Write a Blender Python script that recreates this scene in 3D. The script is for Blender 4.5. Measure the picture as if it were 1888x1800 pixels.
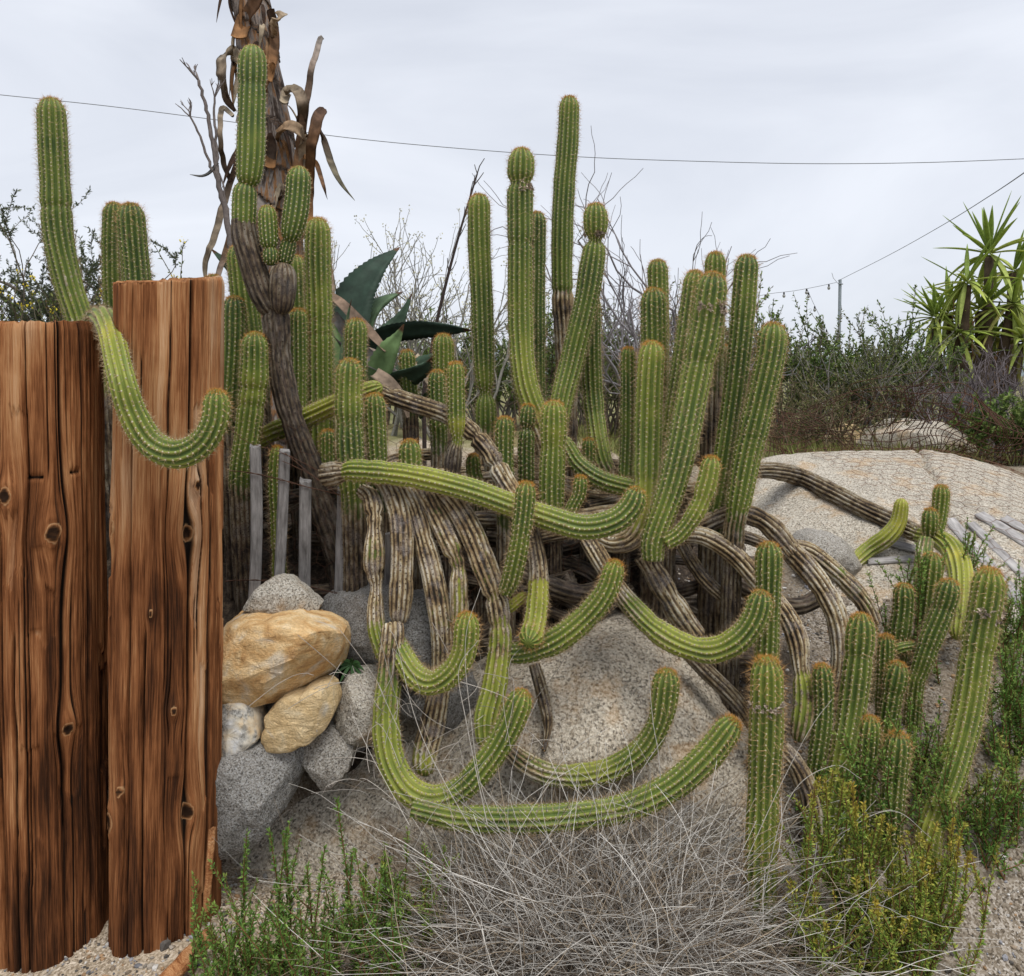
import bpy, math, random
import numpy as np
from mathutils import Vector, Matrix, noise as mnoise

for o in list(bpy.data.objects):
    bpy.data.objects.remove(o)
scene = bpy.context.scene
col = scene.collection
rng = np.random.default_rng(7)
random.seed(7)
R = math.radians

# ---------------------------------------------------------------- camera
CAMZ, PITCH, F, SHIFT = 1.52, R(2.5), 1635.0, 139.0      # F and SHIFT in pixels of a 1888 px wide frame
cd = bpy.data.cameras.new('camera')
cam = bpy.data.objects.new('camera', cd); col.objects.link(cam)
cam.location = (0, 0, CAMZ)
cam.rotation_euler = (R(90) - PITCH, 0, 0)
cd.sensor_fit = 'HORIZONTAL'; cd.sensor_width = 36.0
cd.lens = 36.0 * F / 1888.0
cd.shift_y = -SHIFT / 1888.0
cd.clip_start = 0.05; cd.clip_end = 3000
scene.camera = cam

# ---------------------------------------------------------------- sky and sun (overcast)
world = bpy.data.worlds.new('World'); scene.world = world
world.use_nodes = True
wt = world.node_tree; wt.nodes.clear()
SUN_EL, SUN_AZ = R(66), R(155)          # veiled sun, high over the camera's right shoulder
def wn(t, **k):
    n = wt.nodes.new(t)
    for a, b in k.items(): setattr(n, a, b)
    return n
sky = wn('ShaderNodeTexSky', sky_type='NISHITA', sun_disc=False, sun_elevation=SUN_EL, sun_rotation=SUN_AZ)
tc = wn('ShaderNodeTexCoord'); mp = wn('ShaderNodeMapping'); mp.inputs['Scale'].default_value = (1, 1, 3.2)
nz = wn('ShaderNodeTexNoise'); nz.inputs['Scale'].default_value = 1.7; nz.inputs['Detail'].default_value = 7; nz.inputs['Roughness'].default_value = .5; nz.inputs['Distortion'].default_value = .7
cr = wn('ShaderNodeValToRGB')
cr.color_ramp.elements[0].position = .30; cr.color_ramp.elements[0].color = (.60, .635, .715, 1)
cr.color_ramp.elements[1].position = .68; cr.color_ramp.elements[1].color = (.815, .845, .915, 1)
sc = wn('ShaderNodeVectorMath', operation='SCALE'); sc.inputs['Scale'].default_value = 7.8
mx = wn('ShaderNodeMixRGB'); mx.inputs['Fac'].default_value = .93
bg = wn('ShaderNodeBackground'); bg.inputs['Strength'].default_value = .1
wo = wn('ShaderNodeOutputWorld')
L = wt.links.new
L(tc.outputs['Generated'], mp.inputs['Vector']); L(mp.outputs['Vector'], nz.inputs['Vector'])
L(nz.outputs['Fac'], cr.inputs['Fac']); L(cr.outputs['Color'], sc.inputs[0])
L(sky.outputs['Color'], mx.inputs['Color1']); L(sc.outputs['Vector'], mx.inputs['Color2'])
L(mx.outputs['Color'], bg.inputs['Color']); L(bg.outputs['Background'], wo.inputs['Surface'])

sd = bpy.data.lights.new('sun', 'SUN'); sd.energy = 2.0; sd.angle = R(30); sd.color = (1, .965, .91)
sun = bpy.data.objects.new('sun', sd); col.objects.link(sun)
sun_dir = Vector((math.sin(SUN_AZ) * math.cos(SUN_EL), math.cos(SUN_AZ) * math.cos(SUN_EL), math.sin(SUN_EL)))
sun.rotation_euler = (-sun_dir).to_track_quat('-Z', 'Y').to_euler()
sun.location = (0, -3, 8)

vs = scene.view_settings
vs.view_transform = 'Standard'; vs.look = 'None'; vs.exposure = 0.5; vs.gamma = 1.0; vs.use_curve_mapping = False
scene.render.engine = 'CYCLES'

# ---------------------------------------------------------------- helpers
def P(px, py, Y):
    """point at horizontal distance Y in front of the camera that is seen at (px, py) of the 1888x1800 photograph"""
    a = (px - 944) / F; b = (900 - SHIFT - py) / F
    d = np.array([a, math.cos(PITCH) + b * math.sin(PITCH), -math.sin(PITCH) + b * math.cos(PITCH)])
    return np.array([0, 0, CAMZ]) + d * (Y / d[1])
def mpp(p):
    """metres per photograph pixel at point p"""
    return (p[1] * math.cos(PITCH) - (p[2] - CAMZ) * math.sin(PITCH)) / F

_tabs = {}
def vnoise(x, y, seed=0):
    if seed not in _tabs: _tabs[seed] = np.random.default_rng(1000 + seed).random((256, 256))
    t = _tabs[seed]
    x = np.asarray(x, float); y = np.asarray(y, float)
    xi = np.floor(x).astype(int); yi = np.floor(y).astype(int)
    fx = x - xi; fy = y - yi
    fx = fx * fx * (3 - 2 * fx); fy = fy * fy * (3 - 2 * fy)
    a = t[xi % 256, yi % 256]; b = t[(xi + 1) % 256, yi % 256]; c = t[xi % 256, (yi + 1) % 256]; d = t[(xi + 1) % 256, (yi + 1) % 256]
    return (a + (b - a) * fx) * (1 - fy) + (c + (d - c) * fx) * fy
def sstep(a, b, x):
    t = np.clip((np.asarray(x, float) - a) / (b - a), 0, 1)
    return t * t * (3 - 2 * t)
def unit(v):
    v = np.asarray(v, float)
    return v / np.maximum(np.linalg.norm(v, axis=-1, keepdims=True), 1e-9)

def mesh_np(name, verts, quads=None, tris=None, attrs=None, mat=None, smooth=True):
    verts = np.asarray(verts, np.float32).reshape(-1, 3)
    q = np.zeros((0, 4), np.int32) if quads is None or len(quads) == 0 else np.asarray(quads, np.int32).reshape(-1, 4)
    t = np.zeros((0, 3), np.int32) if tris is None or len(tris) == 0 else np.asarray(tris, np.int32).reshape(-1, 3)
    me = bpy.data.meshes.new(name)
    me.vertices.add(len(verts)); me.vertices.foreach_set('co', verts.ravel())
    loops = np.concatenate([q.ravel(), t.ravel()])
    me.loops.add(len(loops)); me.loops.foreach_set('vertex_index', loops)
    st = np.concatenate([np.arange(len(q)) * 4, len(q) * 4 + np.arange(len(t)) * 3]).astype(np.int32)
    tot = np.concatenate([np.full(len(q), 4), np.full(len(t), 3)]).astype(np.int32)
    me.polygons.add(len(st)); me.polygons.foreach_set('loop_start', st); me.polygons.foreach_set('loop_total', tot)
    me.polygons.foreach_set('use_smooth', np.full(len(st), smooth))
    for k, v in (attrs or {}).items():
        v = np.asarray(v, np.float32)
        if v.ndim == 1:
            a = me.attributes.new(k, 'FLOAT', 'POINT'); a.data.foreach_set('value', v)
        elif k == 'Col':
            a = me.attributes.new(k, 'FLOAT_COLOR', 'POINT')
            a.data.foreach_set('color', np.concatenate([v, np.ones((len(v), 1), np.float32)], 1).ravel())
        else:
            a = me.attributes.new(k, 'FLOAT_VECTOR', 'POINT'); a.data.foreach_set('vector', v.ravel())
    me.update(calc_edges=True); me.validate()
    if mat: me.materials.append(mat)
    return me
def obj(name, me, parent=None, loc=(0, 0, 0)):
    o = bpy.data.objects.new(name, me); col.objects.link(o); o.location = loc
    if parent: o.parent = parent
    return o
def tag(o, label=None, cat=None, group=None, kind=None):
    if label: o['label'] = label
    if cat: o['category'] = cat
    if group: o['group'] = group
    if kind: o['kind'] = kind
    return o
def root(name, loc, label, cat, group=None):
    o = bpy.data.objects.new(name, None); col.objects.link(o); o.location = loc; o.empty_display_size = .05
    return tag(o, label, cat, group)

class MB:
    """collects tubes, blades and leaves into one mesh"""
    def __init__(s): s.v = []; s.q = []; s.t = []; s.c = []; s.n = 0
    def add(s, v, q=None, t=None, c=(1, 1, 1)):
        v = np.asarray(v, float).reshape(-1, 3)
        if q is not None and len(q): s.q.append(np.asarray(q, int).reshape(-1, 4) + s.n)
        if t is not None and len(t): s.t.append(np.asarray(t, int).reshape(-1, 3) + s.n)
        c = np.asarray(c, float)
        s.c.append(np.broadcast_to(c, (len(v), 3)) if c.ndim == 1 else c)
        s.v.append(v); s.n += len(v)
    def tube(s, pts, rad, sides=4, c=(1, 1, 1), cap=False):
        pts = np.asarray(pts, float); k = len(pts)
        rad = np.broadcast_to(np.asarray(rad, float), (k,))
        T = unit(np.gradient(pts, axis=0))
        up = np.array([0, 0, 1.]) if abs(T[0][2]) < .9 else np.array([1., 0, 0])
        U = np.zeros((k, 3)); u = unit(np.cross(T[0], up))
        for i in range(k):
            u = unit(u - T[i] * np.dot(u, T[i])); U[i] = u
        W = np.cross(T, U)
        a = np.arange(sides) / sides * 2 * math.pi
        v = pts[:, None] + rad[:, None, None] * (np.cos(a)[None, :, None] * U[:, None] + np.sin(a)[None, :, None] * W[:, None])
        i = np.arange(k - 1)[:, None]; j = np.arange(sides)[None]
        q = np.stack([i * sides + j, i * sides + (j + 1) % sides, (i + 1) * sides + (j + 1) % sides, (i + 1) * sides + j], -1)
        v = v.reshape(-1, 3); cc = np.asarray(c, float)
        if cc.ndim == 2: cc = np.repeat(cc, sides, 0)
        s.add(v, q, None, cc)
    def leaves(s, pos, d, ln, wd, c, nrm=None):
        """diamond shaped leaves bent along the middle, vectorised"""
        pos = np.asarray(pos, float); n = len(pos); d = unit(d)
        if nrm is None: nrm = rng.normal(size=(n, 3))
        side = unit(np.cross(d, nrm)); up = np.cross(side, d)
        ln = np.broadcast_to(ln, (n,))[:, None]; wd = np.broadcast_to(wd, (n,))[:, None]
        a = pos; b = pos + d * ln * .5 + side * wd * .5 + up * wd * .18; e = pos + d * ln; f = pos + d * ln * .5 - side * wd * .5 + up * wd * .18
        v = np.stack([a, b, e, f], 1).reshape(-1, 3)
        i = np.arange(n)[:, None] * 4
        t = np.concatenate([i + np.array([[0, 1, 2]]), i + np.array([[0, 2, 3]])], 0)
        c = np.asarray(c, float)
        s.add(v, None, t, np.repeat(c, 4, 0) if c.ndim == 2 else c)
    def blade(s, pts, wid, nrm, fold=.25, thick=.004, c=(1, 1, 1), teeth=0):
        """thick leaf blade: closed five point section along a centre line"""
        pts = np.asarray(pts, float); k = len(pts)
        wid = np.broadcast_to(np.asarray(wid, float), (k,))
        T = unit(np.gradient(pts, axis=0)); nrm = np.broadcast_to(np.asarray(nrm, float), (k, 3))
        S = unit(np.cross(T, nrm)); Nn = np.cross(S, T)
        th = np.minimum(thick, wid * .35)[:, None]; w = wid[:, None]
        if teeth:
            w = w * (1 + .10 * (np.arange(k) % 2)[:, None])
        v = np.stack([pts - S * w * .5 + Nn * w * fold * .5, pts - S * w * .22 + Nn * th * .4, pts + Nn * th * .2, pts + S * w * .22 + Nn * th * .4, pts + S * w * .5 + Nn * w * fold * .5,
                      pts + S * w * .2 - Nn * th * .9, pts - S * w * .2 - Nn * th * .9], 1)
        m = 7
        i = np.arange(k - 1)[:, None]; j = np.arange(m)[None]
        q = np.stack([i * m + j, i * m + (j + 1) % m, (i + 1) * m + (j + 1) % m, (i + 1) * m + j], -1)
        cc = np.asarray(c, float)
        if cc.ndim == 2: cc = np.repeat(cc, m, 0)
        s.add(v.reshape(-1, 3), q, None, cc)
    def box(s, M, c=(1, 1, 1)):
        pass
    def mesh(s, name, mat, base=(0, 0, 0), smooth=True):
        v = np.concatenate(s.v) - np.asarray(base, float)
        q = np.concatenate(s.q) if s.q else None; t = np.concatenate(s.t) if s.t else None
        return mesh_np(name, v, q, t, {'Col': np.concatenate(s.c)}, mat, smooth)

def crom(pts, ds, nmin=4):
    """Catmull-Rom through rows of any width, resampled by arc length of the first three columns"""
    pts = np.asarray(pts, float)
    if len(pts) == 2: pts = np.stack([pts[0], (pts[0] + pts[1]) / 2, pts[1]])
    p = np.concatenate([[2 * pts[0] - pts[1]], pts, [2 * pts[-1] - pts[-2]]])
    out = []
    t = np.linspace(0, 1, 24, endpoint=False)[:, None]
    for i in range(1, len(p) - 2):
        a, b, c, d = p[i - 1], p[i], p[i + 1], p[i + 2]
        out.append(.5 * (2 * b + (c - a) * t + (2 * a - 5 * b + 4 * c - d) * t ** 2 + (3 * b - a - 3 * c + d) * t ** 3))
    out = np.concatenate(out + [pts[-1:]])
    s = np.concatenate([[0], np.cumsum(np.linalg.norm(np.diff(out[:, :3], axis=0), axis=1))])
    if np.isscalar(ds): q = np.linspace(0, s[-1], max(nmin, int(s[-1] / ds) + 1))
    else: q = ds(s[-1])
    return np.stack([np.interp(q, s, out[:, k]) for k in range(out.shape[1])], 1), q, s[-1]

# ---------------------------------------------------------------- materials
class NT:
    def __init__(s, name, rough=.8, spec=.3):
        s.m = bpy.data.materials.new(name); s.m.use_nodes = True; s.t = s.m.node_tree
        s.b = s.t.nodes['Principled BSDF']; s.b.inputs['Roughness'].default_value = rough
        s.b.inputs['Specular IOR Level'].default_value = spec
    def n(s, ty, ins=None, **k):
        x = s.t.nodes.new(ty)
        for a, b in k.items(): setattr(x, a, b)
        for a, b in (ins or {}).items(): s.set(x.inputs[a], b)
        return x
    def set(s, sock, v):
        if isinstance(v, bpy.types.NodeSocket): s.t.links.new(v, sock)
        else: sock.default_value = v
    def attr(s, name): return s.n('ShaderNodeAttribute', attribute_name=name)
    def noise(s, vec, scale, detail=4, rough=.55, dist=0): return s.n('ShaderNodeTexNoise', {'Vector': vec, 'Scale': scale, 'Detail': detail, 'Roughness': rough, 'Distortion': dist}).outputs['Fac']
    def vmul(s, vec, k): return s.n('ShaderNodeVectorMath', {0: vec, 1: k}, operation='MULTIPLY').outputs[0]
    def math(s, op, a, b=0.0, clamp=False): return s.n('ShaderNodeMath', {0: a, 1: b}, operation=op, use_clamp=clamp).outputs[0]
    def ramp(s, fac, stops):
        x = s.n('ShaderNodeValToRGB', {'Fac': fac}); e = x.color_ramp.elements
        while len(e) < len(stops): e.new(.5)
        for i, (p, c) in enumerate(stops):
            e[i].position = p; e[i].color = (*c, 1) if len(c) == 3 else c
        return x.outputs['Color']
    def step(s, fac, a, b): return s.n('ShaderNodeMapRange', {'Value': fac, 'From Min': a, 'From Max': b}, interpolation_type='SMOOTHSTEP').outputs['Result']
    def mix(s, f, a, b, mode='MIX'): 
        def c(v): return (*v, 1) if isinstance(v, tuple) and len(v) == 3 else v
        return s.n('ShaderNodeMixRGB', {'Fac': f, 'Color1': c(a), 'Color2': c(b)}, blend_type=mode).outputs['Color']
    def obj(s): return s.n('ShaderNodeTexCoord').outputs['Object']
    def color(s, c): s.set(s.b.inputs['Base Color'], c)
    def bump(s, h, dist=.002, strength=.6): s.t.links.new(s.n('ShaderNodeBump', {'Height': h, 'Distance': dist, 'Strength': strength}).outputs['Normal'], s.b.inputs['Normal'])

def vcol_mat(name, rough=.7, spec=.25, var=.35, scale=60, trans=0.0):
    m = NT(name, rough, spec)
    c = m.attr('Col').outputs['Color']
    f = m.noise(m.obj(), scale, 4)
    c2 = m.mix(1.0, c, m.ramp(f, [(.25, (1 - var,) * 3), (.75, (1 + var * .6,) * 3)]), 'MULTIPLY')
    m.color(c2); m.bump(f, .003, .4)
    if trans:
        tr = m.n('ShaderNodeBsdfTranslucent', {'Color': c2})
        ms = m.n('ShaderNodeMixShader', {'Fac': trans}); m.t.links.new(m.b.outputs[0], ms.inputs[1]); m.t.links.new(tr.outputs[0], ms.inputs[2])
        m.t.links.new(ms.outputs[0], m.t.nodes['Material Output'].inputs['Surface'])
    return m.m

M_LEAF = vcol_mat('leaf', .6, .3, .3, 40, .25)
M_TWIG = vcol_mat('twig', .85, .15, .35, 90)
M_SPINE = vcol_mat('spine', .6, .3, .15, 50, .15)
M_DRY = vcol_mat('dry_leaf', .8, .2, .5, 38)
M_WIRE = vcol_mat('wire', .75, .3, .3, 80)
M_AGAVE = vcol_mat('agave_leaf', .68, .25, .45, 22)

def cactus_mat():
    m = NT('cactus_skin', .58, .3)
    sco = m.attr('sco').outputs['Vector']; cork = m.attr('cork').outputs['Fac']; tone = m.attr('tone').outputs['Fac']; rib = m.attr('rib').outputs['Fac']
    big = m.noise(sco, 9, 4, .6)
    mid = m.noise(m.vmul(sco, (1, .35, 1)), 70, 5, .65)
    fine = m.noise(sco, 320, 3, .6)
    g = m.ramp(m.math('ADD', m.math('MULTIPLY', m.math('SUBTRACT', big, .5), .75), tone), [(0.0, (.018, .038, .010)), (.3, (.040, .076, .014)), (.55, (.095, .140, .021)), (.8, (.23, .25, .034)), (1.0, (.40, .36, .055))])
    g = m.mix(m.math('MULTIPLY', m.step(rib, .62, 1.0), .55), g, m.mix(m.math('MINIMUM', m.math('MULTIPLY', tone, 1.2), 1.0), (.15, .21, .045), (.48, .48, .10)))        # paler rib edges
    g = m.mix(m.math('MULTIPLY', m.step(mid, .60, .72), .6), g, (.2, .14, .07))         # small scars
    kf = m.math('ADD', m.math('MULTIPLY', m.math('SUBTRACT', mid, .5), 1.25), m.math('MULTIPLY', m.math('SUBTRACT', big, .5), 1.1))
    kf = m.math('ADD', m.math('ADD', kf, .30), m.math('MULTIPLY', m.step(rib, .3, .95), .36))
    k = m.ramp(kf, [(.18, (.026, .020, .015)), (.36, (.105, .072, .043)), (.50, (.24, .165, .085)), (.64, (.38, .30, .17)), (.82, (.56, .51, .40))])
    k = m.mix(m.math('MULTIPLY', m.step(fine, .52, .66), .5), k, (.035, .024, .018))
    gry = m.step(m.noise(sco, 17, 4, .6), .50, .62)
    k = m.mix(m.math('MULTIPLY', gry, .45), k, m.mix(m.step(fine, .4, .6), (.42, .38, .35), (.12, .10, .10)))
    cf = m.math('ADD', cork, m.math('MULTIPLY', m.math('SUBTRACT', m.noise(sco, 26, 5, .65), .5), 1.25))
    cf = m.step(m.math('ADD', cf, m.math('MULTIPLY', m.math('SUBTRACT', rib, .5), .35)), .38, .62)
    c = m.mix(cf, g, k)
    dark = m.attr('old').outputs['Fac']
    c = m.mix(dark, c, m.mix(m.step(mid, .4, .65), (.02, .016, .014), (.085, .062, .05)))  # dark old wood, also puts shade into the feet and the litter
    m.color(c)
    m.set(m.b.inputs['Roughness'], m.n('ShaderNodeMapRange', {'Value': cf, 'To Min': .52, 'To Max': .92}).outputs['Result'])
    h = m.math('ADD', m.math('MULTIPLY', mid, m.math('ADD', m.math('MULTIPLY', cf, .9), .25)), m.math('MULTIPLY', fine, .2))
    m.bump(h, .004, .7)
    return m.m
M_CACTUS = cactus_mat()

def granite(name, tint=(1, 1, 1), light=1.0, sz=1.0, orange=.25, dark=.0):
    m = NT(name, .9, .25); o = m.obj()
    v1 = m.n('ShaderNodeTexVoronoi', {'Vector': o, 'Scale': 170 / sz}).outputs['Color']
    sep = m.n('ShaderNodeSeparateColor', {'Color': v1}).outputs[0]
    base = m.ramp(sep, [(0, (.03, .028, .026)), (.16, (.07, .065, .06)), (.24, (.30, .26, .21)), (.45, (.46, .42, .36)), (.7, (.62, .59, .53)), (.9, (.78, .76, .71))])
    f = m.noise(o, 130 / sz, 6, .75)
    base = m.mix(.5, base, m.ramp(f, [(.36, (.035, .032, .03)), (.47, (.36, .32, .265)), (.54, (.50, .46, .40)), (.62, (.78, .76, .71))]))
    base = m.mix(m.math('MULTIPLY', m.step(m.noise(o, 7, 5, .65), .5, .66), orange), base, (.50, .30, .12))
    base = m.mix(m.math('MULTIPLY', m.step(m.noise(o, 4.3, 6, .7), .54, .72), .28 + dark), base, (.13, .125, .12))
    base = m.mix(1.0, base, tuple(t * light for t in tint), 'MULTIPLY')
    m.color(base)
    h = m.math('ADD', m.math('MULTIPLY', f, .6), m.math('MULTIPLY', m.noise(o, 22, 6, .7), 1.3)); m.bump(h, .012, .8)
    return m.m
M_GRAN = granite('granite', (1, .945, .86), 1.12, 1.05, .34, -.12)
M_SLAB = granite('granite_slab', (1, .97, .91), 1.0, .8, .38, .22)
M_GREY = granite('grey_stone', (.80, .80, .80), .95, .62, .10, .25)
M_DKGREY = granite('dark_grey_stone', (.72, .745, .79), .82, .6, .06, .3)
M_BLUE = granite('blue_grey_stone', (.92, .91, .88), .98, .62, .5, .35)

def stone_warm(name, a, b, c2, dk):
    m = NT(name, .85, .25); o = m.obj()
    f = m.noise(o, 11, 7, .62, 1.1); g = m.noise(m.vmul(o, (1, 1, 2.2)), 28, 6, .68, .7); w = m.noise(o, 6.5, 5, .6, .8)
    c = m.ramp(f, [(.3, dk), (.43, a), (.55, b), (.7, c2)])
    c = m.mix(m.step(w, .52, .68), c, tuple(.5 * x + .22 for x in c2))
    c = m.mix(m.math('MULTIPLY', m.step(g, .58, .72), .6), c, tuple(x * .35 for x in a))
    fine = m.noise(o, 160, 5, .7)
    c = m.mix(1.0, c, m.ramp(fine, [(.3, (.7, .7, .7)), (.7, (1.15, 1.15, 1.15))]), 'MULTIPLY')
    m.color(c); m.bump(m.math('ADD', m.math('MULTIPLY', g, 1.4), m.math('MULTIPLY', fine, .4)), .012, .8)
    return m.m
M_ORANGE = stone_warm('orange_stone', (.60, .37, .16), (.74, .53, .28), (.78, .67, .50), (.34, .17, .065))
M_TAN = stone_warm('tan_stone', (.66, .48, .25), (.74, .57, .33), (.76, .65, .45), (.50, .36, .19))
def white_stone():
    m = NT('white_grey_stone', .85, .25); o = m.obj()
    a = m.noise(o, 9, 6, .6, .5); f = m.noise(o, 150, 5, .75)
    c = m.mix(m.step(a, .42, .52), m.ramp(f, [(.35, (.06, .06, .055)), (.6, (.42, .41, .38))]), m.ramp(m.noise(o, 14, 5, .6, .7), [(.3, (.62, .42, .2)), (.5, (.66, .6, .48)), (.7, (.60, .62, .64))]))
    m.color(c); m.bump(m.math('ADD', a, m.math('MULTIPLY', f, .3)), .01, .7)
    return m.m
M_WHITE = white_stone()

def ground_mat():
    m = NT('sandy_ground', .95, .15); o = m.obj(); soil = m.attr('soil').outputs['Fac']
    v = m.n('ShaderNodeTexVoronoi', {'Vector': o, 'Scale': 190.0}).outputs['Color']; sep = m.n('ShaderNodeSeparateColor', {'Color': v}).outputs[1]
    sand = m.ramp(sep, [(0, (.07, .055, .04)), (.3, (.21, .17, .125)), (.65, (.35, .30, .24)), (1, (.52, .47, .41))])
    sand = m.mix(m.math('MULTIPLY', m.step(m.noise(o, 3, 5, .6), .42, .62), .5), sand, (.30, .245, .18))
    sand = m.mix(m.attr('pale').outputs['Fac'], sand, m.mix(1.0, sand, (1.55, 1.5, 1.42), 'MULTIPLY'))
    lit = m.noise(m.vmul(o, (1, 1, 1)), 60, 6, .75)
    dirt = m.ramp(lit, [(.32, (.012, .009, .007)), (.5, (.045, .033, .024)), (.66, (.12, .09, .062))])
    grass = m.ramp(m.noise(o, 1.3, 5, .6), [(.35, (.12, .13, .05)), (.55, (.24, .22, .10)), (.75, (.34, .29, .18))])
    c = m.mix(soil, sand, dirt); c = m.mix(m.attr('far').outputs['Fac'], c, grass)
    m.color(c); m.bump(m.math('ADD', lit, m.math('MULTIPLY', sep, .5)), .012, .8)
    return m.m
M_GROUND = ground_mat()

def wood_mat():
    m = NT('weathered_post_wood', .9, .12)
    g = m.attr('grain').outputs['Vector']; crack = m.attr('crack').outputs['Fac']; knot = m.attr('knot').outputs['Fac']; wz = m.attr('weather').outputs['Fac']
    fib = m.math('ADD', m.math('MULTIPLY', m.noise(m.vmul(g, (1, .022, 1)), 330, 5, .65), .6), m.math('MULTIPLY', m.noise(m.vmul(g, (1, .012, 1)), 760, 3, .6), .4))
    band = m.noise(m.vmul(g, (1, .055, 1)), 46, 6, .6)
    wide = m.noise(m.vmul(g, (1, .14, 1)), 11, 5, .6)
    pat = m.noise(g, 3.6, 5, .6, .5)
    f = m.math('ADD', m.math('ADD', m.math('MULTIPLY', fib, .48), m.math('MULTIPLY', band, .36)), m.math('MULTIPLY', wide, .22))
    f = m.math('ADD', m.math('MULTIPLY', m.math('SUBTRACT', f, .53), 1.8), .545)
    f = m.math('ADD', f, m.math('MULTIPLY', m.math('SUBTRACT', wz, .50), .36))
    f = m.math('ADD', f, m.math('MULTIPLY', m.math('SUBTRACT', pat, .5), .26))
    c = m.ramp(f, [(.18, (.013, .007, .004)), (.32, (.050, .019, .008)), (.44, (.15, .055, .020)), (.55, (.28, .115, .045)), (.68, (.44, .225, .10)), (.86, (.62, .40, .235))])
    grey = m.ramp(f, [(.35, (.07, .05, .037)), (.55, (.24, .17, .115)), (.75, (.44, .35, .265))])
    c = m.mix(m.math('MULTIPLY', m.step(wz, .7, 1.1), .5), c, grey)
    c = m.mix(m.step(crack, .25, .8), c, (.012, .008, .006))
    kc = m.ramp(m.math('ADD', knot, m.math('MULTIPLY', m.math('SUBTRACT', m.noise(m.vmul(g, (1, .5, 1)), 140, 4), .5), .5)), [(.12, (.46, .29, .15)), (.45, (.26, .12, .05)), (.75, (.10, .045, .018)), (.98, (.022, .011, .006))])
    c = m.mix(m.step(knot, .03, .3), c, kc)
    m.color(c); m.bump(m.math('ADD', m.math('MULTIPLY', fib, .7), m.math('MULTIPLY', band, .9)), .007, .85)
    return m.m
M_WOOD = wood_mat()
def greywood(name, k=1.0):
    m = NT(name, .9, .2); o = m.attr('grain').outputs['Vector']
    a = m.noise(m.vmul(o, (1, 1, .05)), 260, 5, .65); b = m.noise(m.vmul(o, (1, 1, .2)), 40, 5, .6)
    f = m.math('ADD', m.math('MULTIPLY', a, .55), m.math('MULTIPLY', b, .45))
    m.color(m.ramp(f, [(.3, (.05 * k, .045 * k, .042 * k)), (.48, (.20 * k, .19 * k, .185 * k)), (.7, (.40 * k, .385 * k, .375 * k))])); m.bump(a, .004, .8)
    return m.m
M_PICKET = greywood('grey_picket_wood', 1.0)
M_PALE = greywood('bleached_slat_wood', 1.45)

# ================================================================ the ground
def H(x, y):
    x = np.asarray(x, float); y = np.asarray(y, float)
    zl = np.interp(y, [2.2, 2.58, 2.7, 2.8, 3.0, 3.5, 4.5, 8, 30, 120, 400], [0, .07, .5, .72, .85, 1.02, 1.12, 1.08, .95, .3, .0])
    zm = np.interp(y, [2.25, 2.5, 2.9, 3.15, 3.35, 3.7, 4.5, 8, 30, 120, 400], [0, .22, .47, .55, .92, 1.05, 1.1, 1.08, .95, .3, .0])
    zr = np.interp(y, [2.12, 2.5, 3.3, 4.3, 5, 8, 30, 120, 400], [0, .27, .66, .93, 1.0, 1.05, .95, .3, .0])
    w1 = sstep(-.62, -.3, x); w2 = sstep(.45, .72, x)
    z = zl * (1 - w1) + zm * w1; z = z * (1 - w2) + zr * w2
    z = z + .07 * np.exp(-((x + .86) / .22) ** 2 - ((y - 2.2) / .3) ** 2)
    amp = np.clip((y - 1.5) * .03, .004, .05)
    return z + amp * (vnoise(x * 5 + 40, y * 5 + 9, 1) - .5) + amp * .5 * (vnoise(x * 15, y * 15, 2) - .5)

def ground():
    xs = np.concatenate([-np.geomspace(600, 3.6, 26), np.arange(-3.5, 4.5, .035), np.geomspace(4.6, 600, 26)])
    ys = np.concatenate([[-60, -20, -6, -2, 0, .8, 1.3], np.arange(1.6, 5.5, .03), np.arange(5.55, 10, .15), np.geomspace(10.5, 900, 34)])
    X, Yg = np.meshgrid(xs, ys); Z = H(X, Yg)
    nx = len(xs); i = np.arange(len(ys) - 1)[:, None]; j = np.arange(nx - 1)[None]
    q = np.stack([i * nx + j, i * nx + j + 1, (i + 1) * nx + j + 1, (i + 1) * nx + j], -1)
    n = vnoise(X * 4, Yg * 4, 3)
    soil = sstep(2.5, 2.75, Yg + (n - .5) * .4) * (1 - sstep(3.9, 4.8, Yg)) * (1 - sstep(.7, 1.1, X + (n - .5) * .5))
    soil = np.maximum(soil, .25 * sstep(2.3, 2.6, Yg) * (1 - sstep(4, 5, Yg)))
    far = sstep(4.6, 5.6, Yg + (n - .5))
    me = mesh_np('ground', np.stack([X, Yg, Z], -1), q, None, {'soil': soil.ravel(), 'far': far.ravel(), 'pale': (1 - sstep(.45, .8, X + (n - .5) * .3)).ravel()}, M_GROUND)
    tag(obj('ground', me), kind='structure')
ground()

def hills():
    xs = np.linspace(-900, 900, 160); rows = []
    for k, (yy, f) in enumerate([(520, 0), (600, .75), (680, 1), (800, .6), (900, -.1)]):
        rows.append(np.stack([xs, np.full_like(xs, yy), f * (9 + 16 * vnoise(xs / 130 + 3, k * 0, 5) + 4 * vnoise(xs / 30, 0 * xs, 6)) - 2], 1))
    v = np.stack(rows); n = len(xs); i = np.arange(4)[:, None]; j = np.arange(n - 1)[None]
    q = np.stack([i * n + j, i * n + j + 1, (i + 1) * n + j + 1, (i + 1) * n + j], -1)
    m = NT('far_hillside', .95, .1); m.color(m.ramp(m.noise(m.obj(), .03, 5), [(.3, (.10, .13, .13)), (.7, (.19, .22, .23))]))
    tag(obj('hills', mesh_np('hills', v, q, None, None, m.m)), kind='structure')
hills()

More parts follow.
